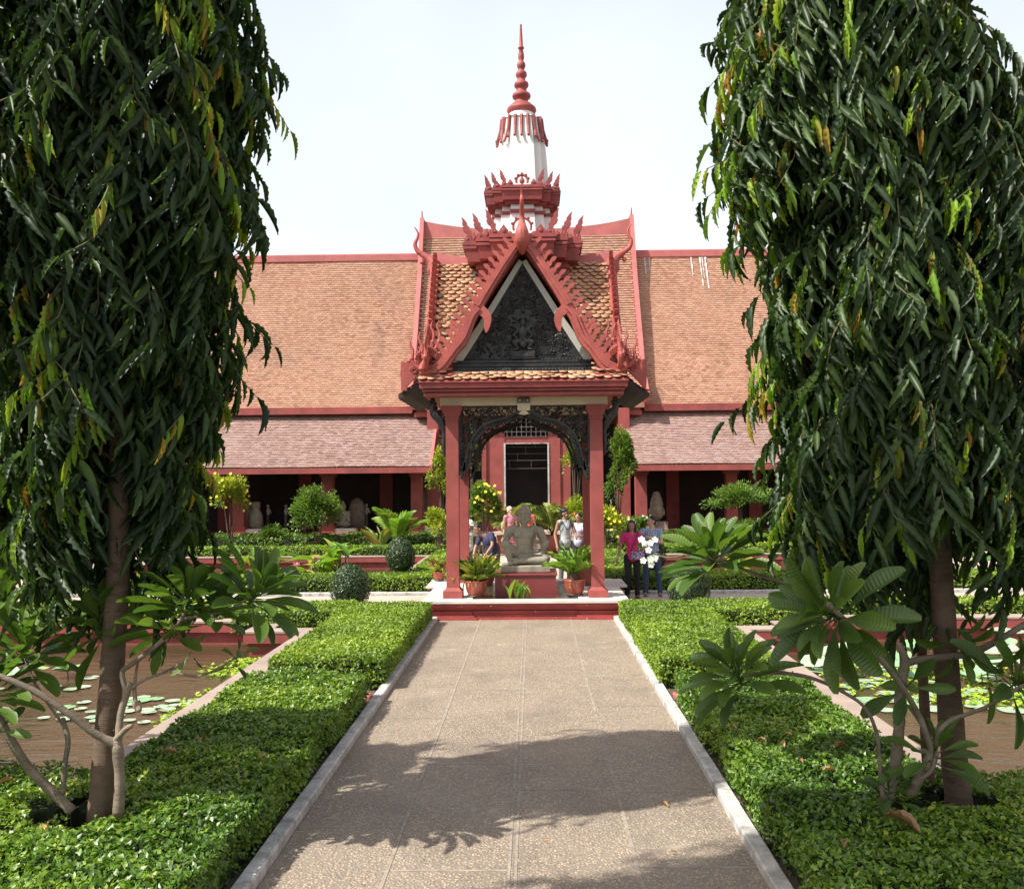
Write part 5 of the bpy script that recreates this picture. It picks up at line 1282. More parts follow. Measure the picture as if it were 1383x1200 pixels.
pads('flat pale green lily pad floating on the right pond', 'lily pads on the near right pond', 5.6, 12.6, 2.4, 1.7, 110, 3, 1.1)
pads('flat pale green lily pad floating on the right pond', 'lily pads on the near right pond', 4.6, 11.6, .9, .9, 22, 4, .9)
def lotus(label, group, cx, cy, rx, ry, n, seed, h0, h1):
    rg = random.Random(seed); st = MB(); st.tube([(0, 0, -1.2), (.02, 0, -.5), (0, 0, 0)], .008, 5); sm = None
    for i in range(n):
        x = cx + rg.uniform(-rx, rx); y = cy + rg.uniform(-ry, ry); h = rg.uniform(h0, h1)
        if not in_pond(x, y): continue
        t = bpy.data.objects.new('lotus_leaf', LOTM[i % 2]); COL.objects.link(t); t.location = (x, y, ZW + h); t.rotation_euler = (rg.uniform(-.3, .3), rg.uniform(-.3, .3), rg.uniform(0, 6.28)); q = rg.uniform(.6, 1.1); t.scale = (q, q, q); OFF[t.name] = Vector((0, 0, 0))
        tag(t, label, 'lotus leaf', group)
        if sm is None: sm = st.build('stalk', TWIG, t); OFF[sm.name] = Vector((0, 0, 0))
        else: c = sm.copy(); COL.objects.link(c); c.parent = t
lotus('raised round lotus leaf standing in the right pond', 'lotus leaves in the near right pond', 6.4, 13.4, 2.6, 1.4, 34, 5, .06, .28)
lotus('raised round lotus leaf standing in the left pond', 'lotus leaves in the near left pond', -7.6, 10.5, 2.2, 2.6, 16, 6, .1, .5)
def floaters(label, pts, n, seed, s=.05):
    rg = np.random.default_rng(seed); P_ = []
    while len(P_) < n:
        cx, cy, rx, ry = pts[rg.integers(0, len(pts))]; a = rg.uniform(0, 6.28); q = math.sqrt(rg.random()); x = cx + rx * q * math.cos(a); y = cy + ry * q * math.sin(a)
        if in_pond(x, y): P_.append((x, y, ZW + .015))
    P_ = np.repeat(np.array(P_), 4, 0); m = len(P_); a = rg.uniform(0, 6.28, m); dr = np.stack([np.cos(a), np.sin(a), rg.uniform(.2, .8, m)], 1)
    o = scatter('water_lettuce', L_LETT, None, P_, dr, np.tile([0, 0, 1.0], (m, 1)) + rg.normal(0, .2, (m, 3)), s * rg.uniform(.7, 1.3, m), s * .8, T_simple(), loc=(0, 0, 0)); tag(o, label, 'water plants', kind='stuff')
floaters('bright yellow green floating plants along the left pond edge', [(-3.75, 11.3, .4, 1.3), (-3.6, 13.0, .25, 1.4), (-4.1, 13.6, .5, .7)], 620, 1)
floaters('bright yellow green floating plants among the right lily pads', [(5.4, 12.0, 1.6, .8), (6.2, 11.4, 1.4, .35), (5.2, 13.2, 1.6, .6)], 700, 2)
for (px, py, Y, lb) in ((400, 765, 26, 'pink water lily flower at the rear left pond'), (1062, 763, 24, 'pink water lily flower at the rear right pond')):
    x, y, z = at(px, py, Y); a = np.arange(12) * PI / 6; dr = np.stack([np.cos(a), np.sin(a), np.tile([.5, 1.3], 6)], 1)
    t = thing('water_lily', lb, 'water lily', (x, Y, ZW)); g = MB(); g.tube([(x, Y, -.5), (x, Y, z)], .01, 5); g.build('stalk', TWIG, t)
    scatter('petals', PETAL_P, t, np.tile([x, Y, z], (12, 1)), dr, np.tile([0, 0, 1.0], (12, 1)), .16, .08, T_simple())
# ------------------------------------------------------------------ weeping mast trees
def mast_tree(label, base, trunk_pts, trunk_r, tab, ctab, n_tw, seed, leaf=.19, dens=13, tilt_low=None, nt=5, extra=(), nocam=0, yg=.17, ncl=95):
    t = thing('mast_tree', label, 'tree', (base[0], base[1], 0), 'weeping mast trees along the pond')
    g = MB(); pts = smoothpath(trunk_pts, 8); rad = lerpn(trunk_r, len(pts)); rad = [r * (1 + .03 * math.sin(i * 1.7)) for i, r in enumerate(rad)]
    g.tube(pts, rad, 16)
    rr_ = random.Random(seed)
    for i in range(10):      # knots and old branch scars
        z = rr_.uniform(.6, 2.4); k = min(range(len(pts)), key=lambda j: abs(pts[j].z - z)); a = rr_.uniform(3.4, 6.0); q = pts[k]; r_ = rad[k]
        g.ell((q.x + r_ * .93 * math.cos(a), q.y + r_ * .93 * math.sin(a), q.z), (.022, .022, .012), 8, 5)
    g.build('trunk', BARK, t, True)
    rg = np.random.default_rng(seed)
    zt = [a for a, b_ in tab]; rt = [b_ for a, b_ in tab]
    Ps, Ds, Ns, Ls, Vs = [], [], [], [], []; br = MB()
    br.v = []
    zz = []
    while len(zz) < n_tw:
        z = rg.uniform(zt[0] + .25, zt[-1]); R_ = np.interp(z, zt, rt)
        if rg.random() < .35 + .65 * R_ / max(rt): zz.append(z)
    CL = [(rg.uniform(0, 2 * PI), rg.uniform(zt[0] + .2, zt[-1]), rg.uniform(.82, 1.14)) for _ in range(ncl)]
    for i, z in enumerate(zz):
        a = rg.uniform(0, 2 * PI); q = (.30 + .60 * rg.random() ** .6)
        if rg.random() < .66:
            ca_, cz_, cq = CL[int(rg.integers(0, ncl))]; da, dz_ = rg.normal(0, .17), rg.normal(0, .20)
            a = ca_ + da; z = min(max(cz_ + dz_, zt[0]), zt[-1] - .05); q = cq * (1 - 1.6 * da * da - .8 * dz_ * dz_ - .22 * rg.random())
        R_ = np.interp(z, zt, rt)
        if i < len(extra): z, a, q, R_ = extra[i]
        if nocam and z < nocam and abs(((a - math.atan2(-base[1], .15 - base[0]) + PI) % (2 * PI)) - PI) < .75: continue
        bul = 1 + .08 * math.sin(3 * a + z * 2.1) + .05 * math.sin(7 * a - z * 3.3 + seed)
        ye = .68 + .32 * abs(math.cos(a)); r0 = R_ * q * bul * ye; cx = np.interp(z, [c[0] for c in ctab], [c[1] for c in ctab]); cy = np.interp(z, [c[0] for c in ctab], [c[2] for c in ctab])
        ca, sa = math.cos(a), math.sin(a)
        L = rg.uniform(.32, .62); end = np.array([cx + r0 * ca, cy + r0 * sa, z - L * .35]); st = end - np.array([ca * L * .55, sa * L * .55, -L * .95])
        swing = np.clip(rg.normal(0, .14, 2), -.25, .25); mid = (st + end) / 2 + np.array([ca, sa, 0]) * L * .12
        C = [Vector(v) for v in (st, mid, end, end + np.array([swing[0], swing[1], -L * .45]))]
        cv = smoothpath(C, 5)
        young = rg.random() < yg and q > .75; tw = rg.normal(0, .1)
        if i % 3 == 0 or q > .85: br.tube([tuple(v) for v in cv[::2]], lerpn([.008, .003], len(cv[::2])), 4, cap=False)
        nl = dens + int(rg.integers(0, 4))
        for j in range(nl):
            u_ = .08 + .92 * j / (nl - 1); k = u_ * (len(cv) - 1); i0 = min(int(k), len(cv) - 2); b_ = cv[i0].lerp(cv[i0 + 1], k - i0); tg = (cv[i0 + 1] - cv[i0]).normalized()
            sd = Vector((-sa, ca, 0)) * (1 if j % 2 else -1)
            sp_ = rg.uniform(.3, 1.05) if not young else rg.uniform(.05, .35)
            d = tg * .55 + sd * sp_ + Vector((ca, sa, 0)) * rg.normal(.08, .24) + Vector((0, 0, -.75 if not young else -1.6)) + Vector(rg.normal(0, .12, 3))
            nn = Vector((ca, sa, .25)) + sd * rg.normal(.25, .5) + Vector(rg.normal(0, .25, 3))
            Ps.append(tuple(b_)); Ds.append(tuple(d)); Ns.append(tuple(nn)); Ls.append(leaf * rg.uniform(.65, 1.15) * (.8 if young else 1)); 
            Vs.append(rg.uniform(.82, .95) if young and rg.random() < .8 else (rg.uniform(.95, 1) if young else rg.uniform(0, .78)))
    br.build('branches', TWIG, t, fix=False)
    # fill the heart of the crown with limbs
    lb = MB()
    for i in range(26):
        z = zt[0] + .5 + (zt[-1] - zt[0] - 1) * i / 26; k = min(range(len(pts)), key=lambda j: abs(pts[j].z - z)); a = i * 2.4; R_ = np.interp(z, zt, rt) * .6; q = pts[k]
        lb.tube(smoothpath([tuple(q), (q.x + R_ * .5 * math.cos(a), q.y + R_ * .5 * math.sin(a), z + .12), (q.x + R_ * math.cos(a), q.y + R_ * math.sin(a), z - .15)], 3), lerpn([.022, .006], 7), 5)
    lb.build('limbs', BARK, t)
    L_ = np.array(Ls)
    scatter('crown', L_POLY, t, Ps, Ds, Ns, L_, L_ * .215, T_long(nt * 2, .40, .12, .30, .22, 0, .75), Vs); return t
# silhouette radii by height
ex = []
mast_tree('weeping mast tree on the left with a bare grey trunk rising out of the hedge', TL,
          [(-2.71, 6.2, 0), (-2.665, 6.2, .6), (-2.62, 6.22, 1.3), (-2.60, 6.25, 2.0), (-2.6, 6.25, 3.0), (-2.62, 6.25, 5.0), (-2.64, 6.25, 7.3)], [.084, .077, .075, .072, .066, .05, .02],
          [(1.9, .48), (2.1, .56), (2.4, .57), (2.8, .60), (3.2, .76), (3.6, .92), (4.2, 1.10), (5.6, 1.26), (6.6, 1.0), (7.4, .55), (7.9, .1)], [(1.7, -2.62, 6.25), (3, -2.66, 6.25), (5, -2.78, 6.25), (8, -2.75, 6.25)], 1750, 41, .225, 12, nocam=2.9, yg=.25)
tr_ = mast_tree('weeping mast tree on the right with a shaded bare trunk beside the lotus pond', TR,
          [(2.99, 6.45, 0), (2.945, 6.45, .5), (2.905, 6.45, 1.2), (2.88, 6.46, 2.0), (2.82, 6.47, 3.0), (2.7, 6.5, 5.0), (2.6, 6.5, 7.0)], [.092, .083, .077, .073, .066, .05, .02],
          [(1.8, .45), (2.05, .70), (2.4, .92), (3.2, .98), (3.8, 1.0), (4.5, 1.02), (5.6, .93), (6.4, .85), (7.2, .4), (7.6, .1)], [(1.5, 3.0, 6.45), (2.0, 2.82, 6.45), (2.5, 2.70, 6.45), (3.6, 2.72, 6.45), (4.3, 2.64, 6.45), (5.6, 2.34, 6.45), (8, 2.25, 6.45)], 1750, 42, .225, 12, nocam=2.4, yg=.25)
g = MB(); g.tube(smoothpath([at(1256, 1065, 6.75), at(1251, 1000, 6.75), at(1246, 900, 6.75), at(1243, 800, 6.75), at(1240, 720, 6.75)], 4), [.042 - .001 * i for i in range(17)], 12); g.build('second_trunk', BARK, tr_, True)
mast_tree('weeping mast tree behind the viewer on the left, its shadow falls across the near path', (-3.5, 2.7),
          [(-3.5, 2.7, 0), (-3.5, 2.7, 2), (-3.5, 2.7, 6), (-3.5, 2.7, 10.5)], [.11, .09, .06, .02],
          [(5.2, .6), (5.6, .9), (6.5, 1.15), (8.5, 1.15), (10, .8), (11, .1)], [(1, -3.5, 2.7), (11, -3.5, 2.7)], 900, 43, .24, 11)
mast_tree('weeping mast tree at the far left edge with yellow green hanging leaves', (-4.4, 6.9),
          [(-4.4, 6.9, 0), (-4.4, 6.9, 2), (-4.4, 6.9, 3.5), (-4.4, 6.9, 4.6)], [.10, .08, .05, .02],
          [(1.75, .6), (2.0, .85), (2.8, 1.0), (3.6, .95), (4.2, .6), (4.8, .1)], [(1, -4.4, 6.9), (8, -4.4, 6.9)], 620, 44, .22, 12, yg=.5)

# ------------------------------------------------------------------ plumerias
def plumeria(label, loc, stems, rosettes, group='plumeria shrubs under the mast trees', flowers=()):
    t = thing('plumeria', label, 'plumeria', loc, group)
    g = MB(); rg = random.Random(int(abs(loc[0]) * 100))
    for pts, rad in stems:
        W_ = [at(px, py, Y) for px, py, Y in pts]; sp2 = smoothpath(W_, 5)
        rr2 = [r * (1 + rg.uniform(-.07, .07)) for r in lerpn(rad, len(sp2))]
        g.tube(sp2, rr2, 9); g.ell(sp2[-1], rr2[-1] * 1.05, 8, 6)
        for i in range(int(len(sp2) * 1.2)):
            p = rg.choice(sp2[:-1]); r_ = rad[0] * .8; a = rg.uniform(0, 6.28)
            g.ell((p.x + r_ * .8 * math.cos(a), p.y + r_ * .5 * math.sin(a), p.z + r_ * .6 * math.sin(a)), r_ * rg.uniform(.25, .42), 6, 4)
    g.build('branches', BARK2, t, True)
    for (px, py, Y, ax, n, L, sd, sp_) in rosettes:
        c = np.array(at(px, py, Y)); ax = np.array(ax, float); ax /= np.linalg.norm(ax)
        q = np.random.default_rng(sd); e1 = np.cross(ax, [0, 1, .2]); e1 /= np.linalg.norm(e1); e2 = np.cross(ax, e1)
        a = np.arange(n) * 2.399 + q.uniform(-.2, .2, n); f_ = np.arange(n) / max(1, n - 1); el = (1.75 - 1.45 * f_) * sp_
        rad_ = e1[None, :] * np.cos(a)[:, None] + e2[None, :] * np.sin(a)[:, None]
        dr = rad_ * np.sin(el)[:, None] + ax[None, :] * np.cos(el)[:, None] + q.normal(0, .07, (n, 3)); dr[:, 2] -= .06
        nm = ax[None, :] * np.sin(el)[:, None] - rad_ * np.cos(el)[:, None] + q.normal(0, .12, (n, 3))
        p = c[None, :] - ax[None, :] * (.09 * (1 - f_))[:, None]
        Lg = L * (1 - .35 * f_ ** 3) * q.uniform(.78, 1.1, n)
        # petioles
        pm = MB()
        for k in range(n): 
            d_ = dr[k] / np.linalg.norm(dr[k]); pm.tube([tuple(p[k]), tuple(p[k] + d_ * Lg[k] * .17)], [.005, .004], 5, cap=False)
        lf = scatter('leaves', L_PLUM, t, p + unit(dr) * (Lg * .12)[:, None], dr, nm, Lg * .88, Lg * .27, T_long(13, .66, .0, .22, .14, 1, 1.0), q.uniform(.05, .95, n), smooth=True)
        pm.build('leaf_stalks', L_PLUM, lf, fix=False)
    for (px, py, Y, n, R_, stalk) in flowers:
        c = Vector(at(px, py, Y)); q = random.Random(5); fl = MB(); s0 = Vector(at(*stalk))
        fl.tube(smoothpath([s0, (s0 + c) / 2 + Vector((0, 0, -.03)), c], 4), .007, 6); stk = fl.build('flower_stalk', TWIG, t)
        for i in range(n):
            o = Vector((q.uniform(-1, 1) * R_, q.uniform(-1, 1) * R_ * .6, q.uniform(-1, 1) * R_ * 1.75)); cc = c + o; face = (Vector((o.x * 4, -1, .3 + o.z * 3))).normalized()
            e1 = face.orthogonal().normalized(); e2 = face.cross(e1); dd = [tuple(e1 * math.cos(k * 1.2566) + e2 * math.sin(k * 1.2566) + face * .35) for k in range(5)]
            scatter('flower', PETAL_W, t, [tuple(cc)] * 5, dd, [tuple(face)] * 5, .027, .022, T_long(4, .6, 0, .15, .1, 1), smooth=True)
    return t
# left shrub
plumeria('plumeria beside the left trunk with pale knobbly branches spreading both ways', (-2.62, 6.0, 0),
    [([(160, 1100, 6.05), (162, 1050, 6.05), (158, 1003, 6.05)], [.038, .034, .036]),
     ([(158, 1005, 6.05), (128, 990, 6.0), (95, 965, 5.95), (45, 932, 5.9), (-20, 905, 5.85)], [.030, .024, .022, .02, .018]),
     ([(155, 1000, 6.05), (170, 984, 6.0), (177, 980, 5.97)], [.022, .018, .014]),
     ([(160, 1003, 6.07), (163, 965, 6.1), (172, 935, 6.1), (176, 925, 6.1)], [.024, .023, .02, .018]),
     ([(172, 938, 6.1), (165, 908, 6.1), (180, 895, 6.1), (215, 868, 6.1), (245, 836, 6.1), (252, 812, 6.12)], [.02, .017, .016, .015, .013, .012]),
     ([(245, 836, 6.1), (272, 831, 6.1), (305, 825, 6.1), (328, 812, 6.1), (345, 803, 6.1)], [.011, .009, .008, .009, .010]),
     ([(176, 930, 6.1), (196, 917, 6.1), (228, 905, 6.12), (252, 890, 6.13)], [.011, .010, .009, .008]),
     ([(228, 905, 6.1), (262, 913, 6.1), (290, 905, 6.1), (318, 888, 6.1)], [.009, .008, .008, .007]),
     ([(182, 948, 6.1), (186, 955, 6.08), (188, 958, 6.06)], [.022, .025, .016]),
     ([(183, 950, 6.1), (182, 925, 6.12), (186, 895, 6.15)], [.016, .010, .008])],
    [(347, 800, 6.1, (.55, -.05, .75), 36, .42, 1, .95), (255, 806, 6.12, (.12, .15, 1), 36, .42, 2, 1.0), (222, 845, 6.2, (-.5, .3, .6), 20, .36, 3, 1.0), (322, 884, 6.1, (.3, -.2, .7), 6, .17, 4, 1.1), (262, 888, 6.1, (.2, .1, -.5), 3, .18, 5, 1.0), (292, 822, 6.15, (.1, .2, .9), 16, .34, 21, 1.0), (136, 838, 6.35, (-.35, .1, .5), 24, .40, 6, 1.05)])
plumeria('low branching plumeria at the left edge of the hedge', (-3.0, 6.1, 0),
    [([(98, 1095, 6.1), (70, 1068, 6.1), (38, 1035, 6.05), (10, 990, 6.0), (-15, 940, 6.0)], [.034, .032, .030, .026, .02]),
     ([(85, 1072, 6.12), (88, 1030, 6.12), (92, 1000, 6.13), (85, 972, 6.15)], [.018, .017, .016, .017]),
     ([(90, 985, 6.15), (62, 945, 6.2), (42, 912, 6.22), (34, 885, 6.25)], [.010, .009, .009, .012]),
     ([(22, 1028, 6.05), (5, 1030, 6.0), (-12, 1028, 5.95)], [.010, .008, .007])],
    [(34, 878, 6.25, (.05, -.15, 1), 34, .44, 7, 1.02), (-15, 930, 6.0, (-.1, -.1, 1), 24, .40, 8, 1.1), (-2, 985, 5.9, (.4, -.5, .4), 7, .26, 9, 1.1), (8, 800, 6.4, (0, 0, 1), 24, .38, 10, 1.0)])
# right shrubs
plumeria('plumeria right of the path with large glossy rosettes and white flowers', (2.6, 6.35, 0),
    [([(1196, 1085, 6.3), (1208, 1040, 6.3), (1214, 985, 6.3), (1216, 930, 6.3), (1222, 893, 6.3), (1214, 870, 6.3)], [.040, .038, .036, .034, .032, .016]),
     ([(1222, 896, 6.3), (1245, 890, 6.3), (1300, 884, 6.3), (1332, 873, 6.28), (1395, 836, 6.2)], [.026, .024, .023, .022, .02]),
     ([(1192, 1080, 6.2), (1188, 1030, 6.2), (1184, 990, 6.18), (1168, 955, 6.15), (1135, 932, 6.1), (1095, 915, 6.05), (1050, 908, 6.0), (1005, 912, 5.95)], [.014, .013, .012, .011, .012, .012, .013, .015]),
     ([(1252, 1042, 6.15), (1256, 1008, 6.1), (1240, 965, 6.0), (1220, 930, 5.9), (1188, 888, 5.8), (1150, 845, 5.6), (1118, 816, 5.5)], [.022, .02, .019, .018, .017, .014, .016]),
     ([(1150, 846, 6.6), (1085, 797, 6.8), (1030, 778, 6.95), (985, 762, 7.0), (955, 752, 7.0)], [.012, .012, .012, .013, .015])],
    [(1118, 828, 5.55, (-.66, -.30, .34), 42, .45, 11, 1.15), (994, 908, 5.95, (-.35, -.1, .7), 36, .37, 12, 1.0), (962, 750, 7.0, (-.25, -.1, .9), 46, .44, 13, .92), (1200, 1062, 6.2, (-.1, -.2, 1), 12, .24, 14, 1.0), (1090, 790, 6.6, (.1, 0, 1), 8, .3, 18, 1)],
    flowers=[(876, 744, 7.05, 11, .055, (925, 750, 7.0))])
plumeria('plumeria pressed against the right trunk with drooping dark leaves', (3.1, 6.2, 0),
    [([(1230, 1072, 6.25), (1248, 1038, 6.22), (1262, 1005, 6.2), (1262, 985, 6.2)], [.034, .030, .026, .018]),
     ([(1262, 1008, 6.15), (1270, 985, 6.1), (1290, 970, 6.1), (1330, 955, 6.05), (1365, 935, 6.0), (1400, 915, 6.0)], [.016, .015, .014, .013, .012, .010]),
     ([(1266, 1015, 6.1), (1258, 1040, 6.1), (1242, 1052, 6.1)], [.012, .013, .008])],
    [(1262, 1012, 6.1, (.1, -.3, 1), 14, .36, 15, 1.1), (1385, 920, 6.0, (.3, -.3, .2), 26, .44, 16, 1.0), (1300, 880, 6.2, (.1, -.4, -.3), 8, .34, 17, 1.0), (1225, 925, 6.1, (-.2, -.5, .2), 7, .34, 19, 1.0), (1350, 905, 6.2, (.5, -.4, .1), 7, .36, 20, 1.0)])

# ------------------------------------------------------------------ fallen leaves
FL = [(560, 1105, .012, 'tiny dry leaf on the left slab in the tree shadow', .04), (772, 985, .012, 'tiny dry leaf near the right joint of the path', .04), (905, 1150, .012, 'small tan leaf close to the right kerb at the bottom', .05), (612, 905, .012, 'tiny brown leaf on the far left slab', .05), (742, 1135, .012, 'tiny curled leaf right of the middle joint', .04), (470, 1020, .006, 'curled dry leaf lying on the left of the path by the kerb', .09), (893, 1083, .012, 'brown dry leaf lying on the right side of the path', .09), (650, 1019, .012, 'small dry leaf in the middle of the path', .05), (985, 980, .34, 'orange dry leaf on the right hedge nearest the path', .10), (1070, 992, .35, 'small orange leaf on the right hedge beside the big curled leaf', .07), (1128, 1010, .37, 'big curled beige leaf lying on the right hedge', .17), (1060, 1008, .35, 'long beige leaf lying on the right hedge', .16), (1195, 1100, .37, 'large dull olive leaf lying on the hedge in front of the right trunk', .26), (270, 1003, .38, 'yellow leaf lying on the left hedge', .2), (240, 1016, .38, 'pale brown leaf lying on the left hedge', .16), (350, 1025, .38, 'orange tinged leaf lying on the left hedge near its path edge', .16), (20, 1053, .38, 'orange leaf in the hedge at the left edge', .12), (60, 1120, .37, 'brown curled leaf upright in the near left hedge', .12), (1035, 1000, .35, 'beige leaf left of the long one on the right hedge', .1), (1140, 1145, .35, 'pale dead leaf lower on the right hedge', .14), (1085, 1030, .35, 'reddish dead leaf on the right hedge', .1), (1110, 1040, .35, 'rusty dead leaf beside the reddish one on the right hedge', .12)]
for i, (px, py, z, lb, L) in enumerate(FL):
    c = Gz(px, py, z + .01); a = random.uniform(0, 6.28)
    o = scatter('fallen_leaf', DRY, None, [(c.x, c.y, c.z)], [(math.cos(a), math.sin(a), .1)], [(random.uniform(-.3, .3), random.uniform(-.3, .3), 1)], L, L * .34, T_long(8, .5, .12, .5, .25), [.2 + .8 * ((i * 37) % 10) / 10], loc=(c.x, c.y, c.z)); tag(o, lb, 'leaf', 'fallen leaves')
for (tx, ty, sd) in ((*TL, 1), (*TR, 2)):
    rg = np.random.default_rng(sd); n = 120; a = rg.uniform(0, 6.28, n); q = rg.uniform(.1, .34, n)
    o = scatter('leaf_litter', DRY, None, np.stack([tx + q * np.cos(a), ty + q * np.sin(a), rg.uniform(.01, .08, n)], 1), rg.normal(0, 1, (n, 3)) * [1, 1, .3], rg.normal(0, .4, (n, 3)) + [0, 0, 1], rg.uniform(.04, .10, n), .03, T_simple(), loc=(tx, ty, 0)); tag(o, 'brown leaf litter round the foot of the %s trunk' % ('left' if sd == 1 else 'right'), 'leaf litter', kind='stuff')
# ------------------------------------------------------------------ people
def cloth(name, c, rough=.85): return m_paint(name, c, rough, .12, 9, None, .25, 40)
SKIN = m_paint('tan_skin', (.36, .20, .13), .5, .06, 6, None, .05); SKIN_P = m_paint('fair_skin', (.58, .36, .27), .5, .06, 6, None, .05)
HAIR = m_paint('black_hair', (.012, .010, .010), .45, .2, 30, None, .4, 80); HAIRB = m_paint('brown_black_hair', (.03, .015, .012), .45, .2, 30, None, .4, 80); HAIRW = m_paint('white_blond_hair', (.66, .56, .42), .6, .15, 30, None, .4, 80)
EYE = m_paint('dark_eye', (.02, .015, .012), .3, .05); LIP = m_paint('lips', (.36, .12, .10), .5, .05)
def m_pattern(name, kind, a, b_, c=None, s=30):
    m, n, l, b, o = newmat(name); p = coord(n, l)
    if kind == 'stripe':
        w_ = n.new('ShaderNodeTexWave'); w_.bands_direction = 'Z'; w_.inputs['Scale'].default_value = s; w_.inputs['Distortion'].default_value = .6; l.new(p, w_.inputs[0]); col = ramp(n, l, w_.outputs[0], [(0, a), (.45, a), (.5, b_), (.75, b_), (.8, c or b_)], 'CONSTANT')
    elif kind == 'plaid':
        w1 = n.new('ShaderNodeTexWave'); w1.bands_direction = 'X'; w1.inputs['Scale'].default_value = s; w2 = n.new('ShaderNodeTexWave'); w2.bands_direction = 'Z'; w2.inputs['Scale'].default_value = s; l.new(p, w1.inputs[0]); l.new(p, w2.inputs[0])
        f1 = ramp(n, l, w1.outputs[0], [(0, b_), (.55, a)], 'CONSTANT'); f2 = ramp(n, l, w2.outputs[0], [(0, c), (.5, (1, 1, 1))], 'CONSTANT'); col = mixc(n, l, 1, f1, f2, 'MULTIPLY')
    else:
        f = noise(n, l, s, 3, None, .6); col = ramp(n, l, f, [(.40, a), (.5, b_), (.58, c or a)], 'CONSTANT')
    l.new(col, b.inputs['Base Color']); b.inputs['Roughness'].default_value = .85; return m
def hand(g, w_, d, spread=1.0, s=1.0, curl=.3):
    # palm, four fingers of different lengths, a thumb from the side of the palm
    w_ = Vector(w_); d = Vector(d).normalized(); side = d.cross(Vector((0, 1, 0)));  side = side.normalized() if side.length > .1 else Vector((1, 0, 0)); nrm = side.cross(d)
    g.limb(w_, .024 * s, w_ + d * .05 * s, .03 * s, 8, .75)
    for i, L in enumerate((.062, .072, .068, .052)):
        b_ = w_ + d * .075 * s + side * (i - 1.5) * .019 * s * spread; m_ = b_ + d * L * .55 * s + nrm * curl * .012; g.limb(b_, .0088 * s, m_, .0082 * s, 6); g.limb(m_, .0082 * s, m_ + (d + nrm * curl).normalized() * L * .45 * s, .007 * s, 6)
    b_ = w_ + d * .02 * s + side * -.028 * s * spread; g.limb(b_, .011 * s, b_ + (d * .6 - side * .8 * spread).normalized() * .05 * s, .0085 * s, 6)
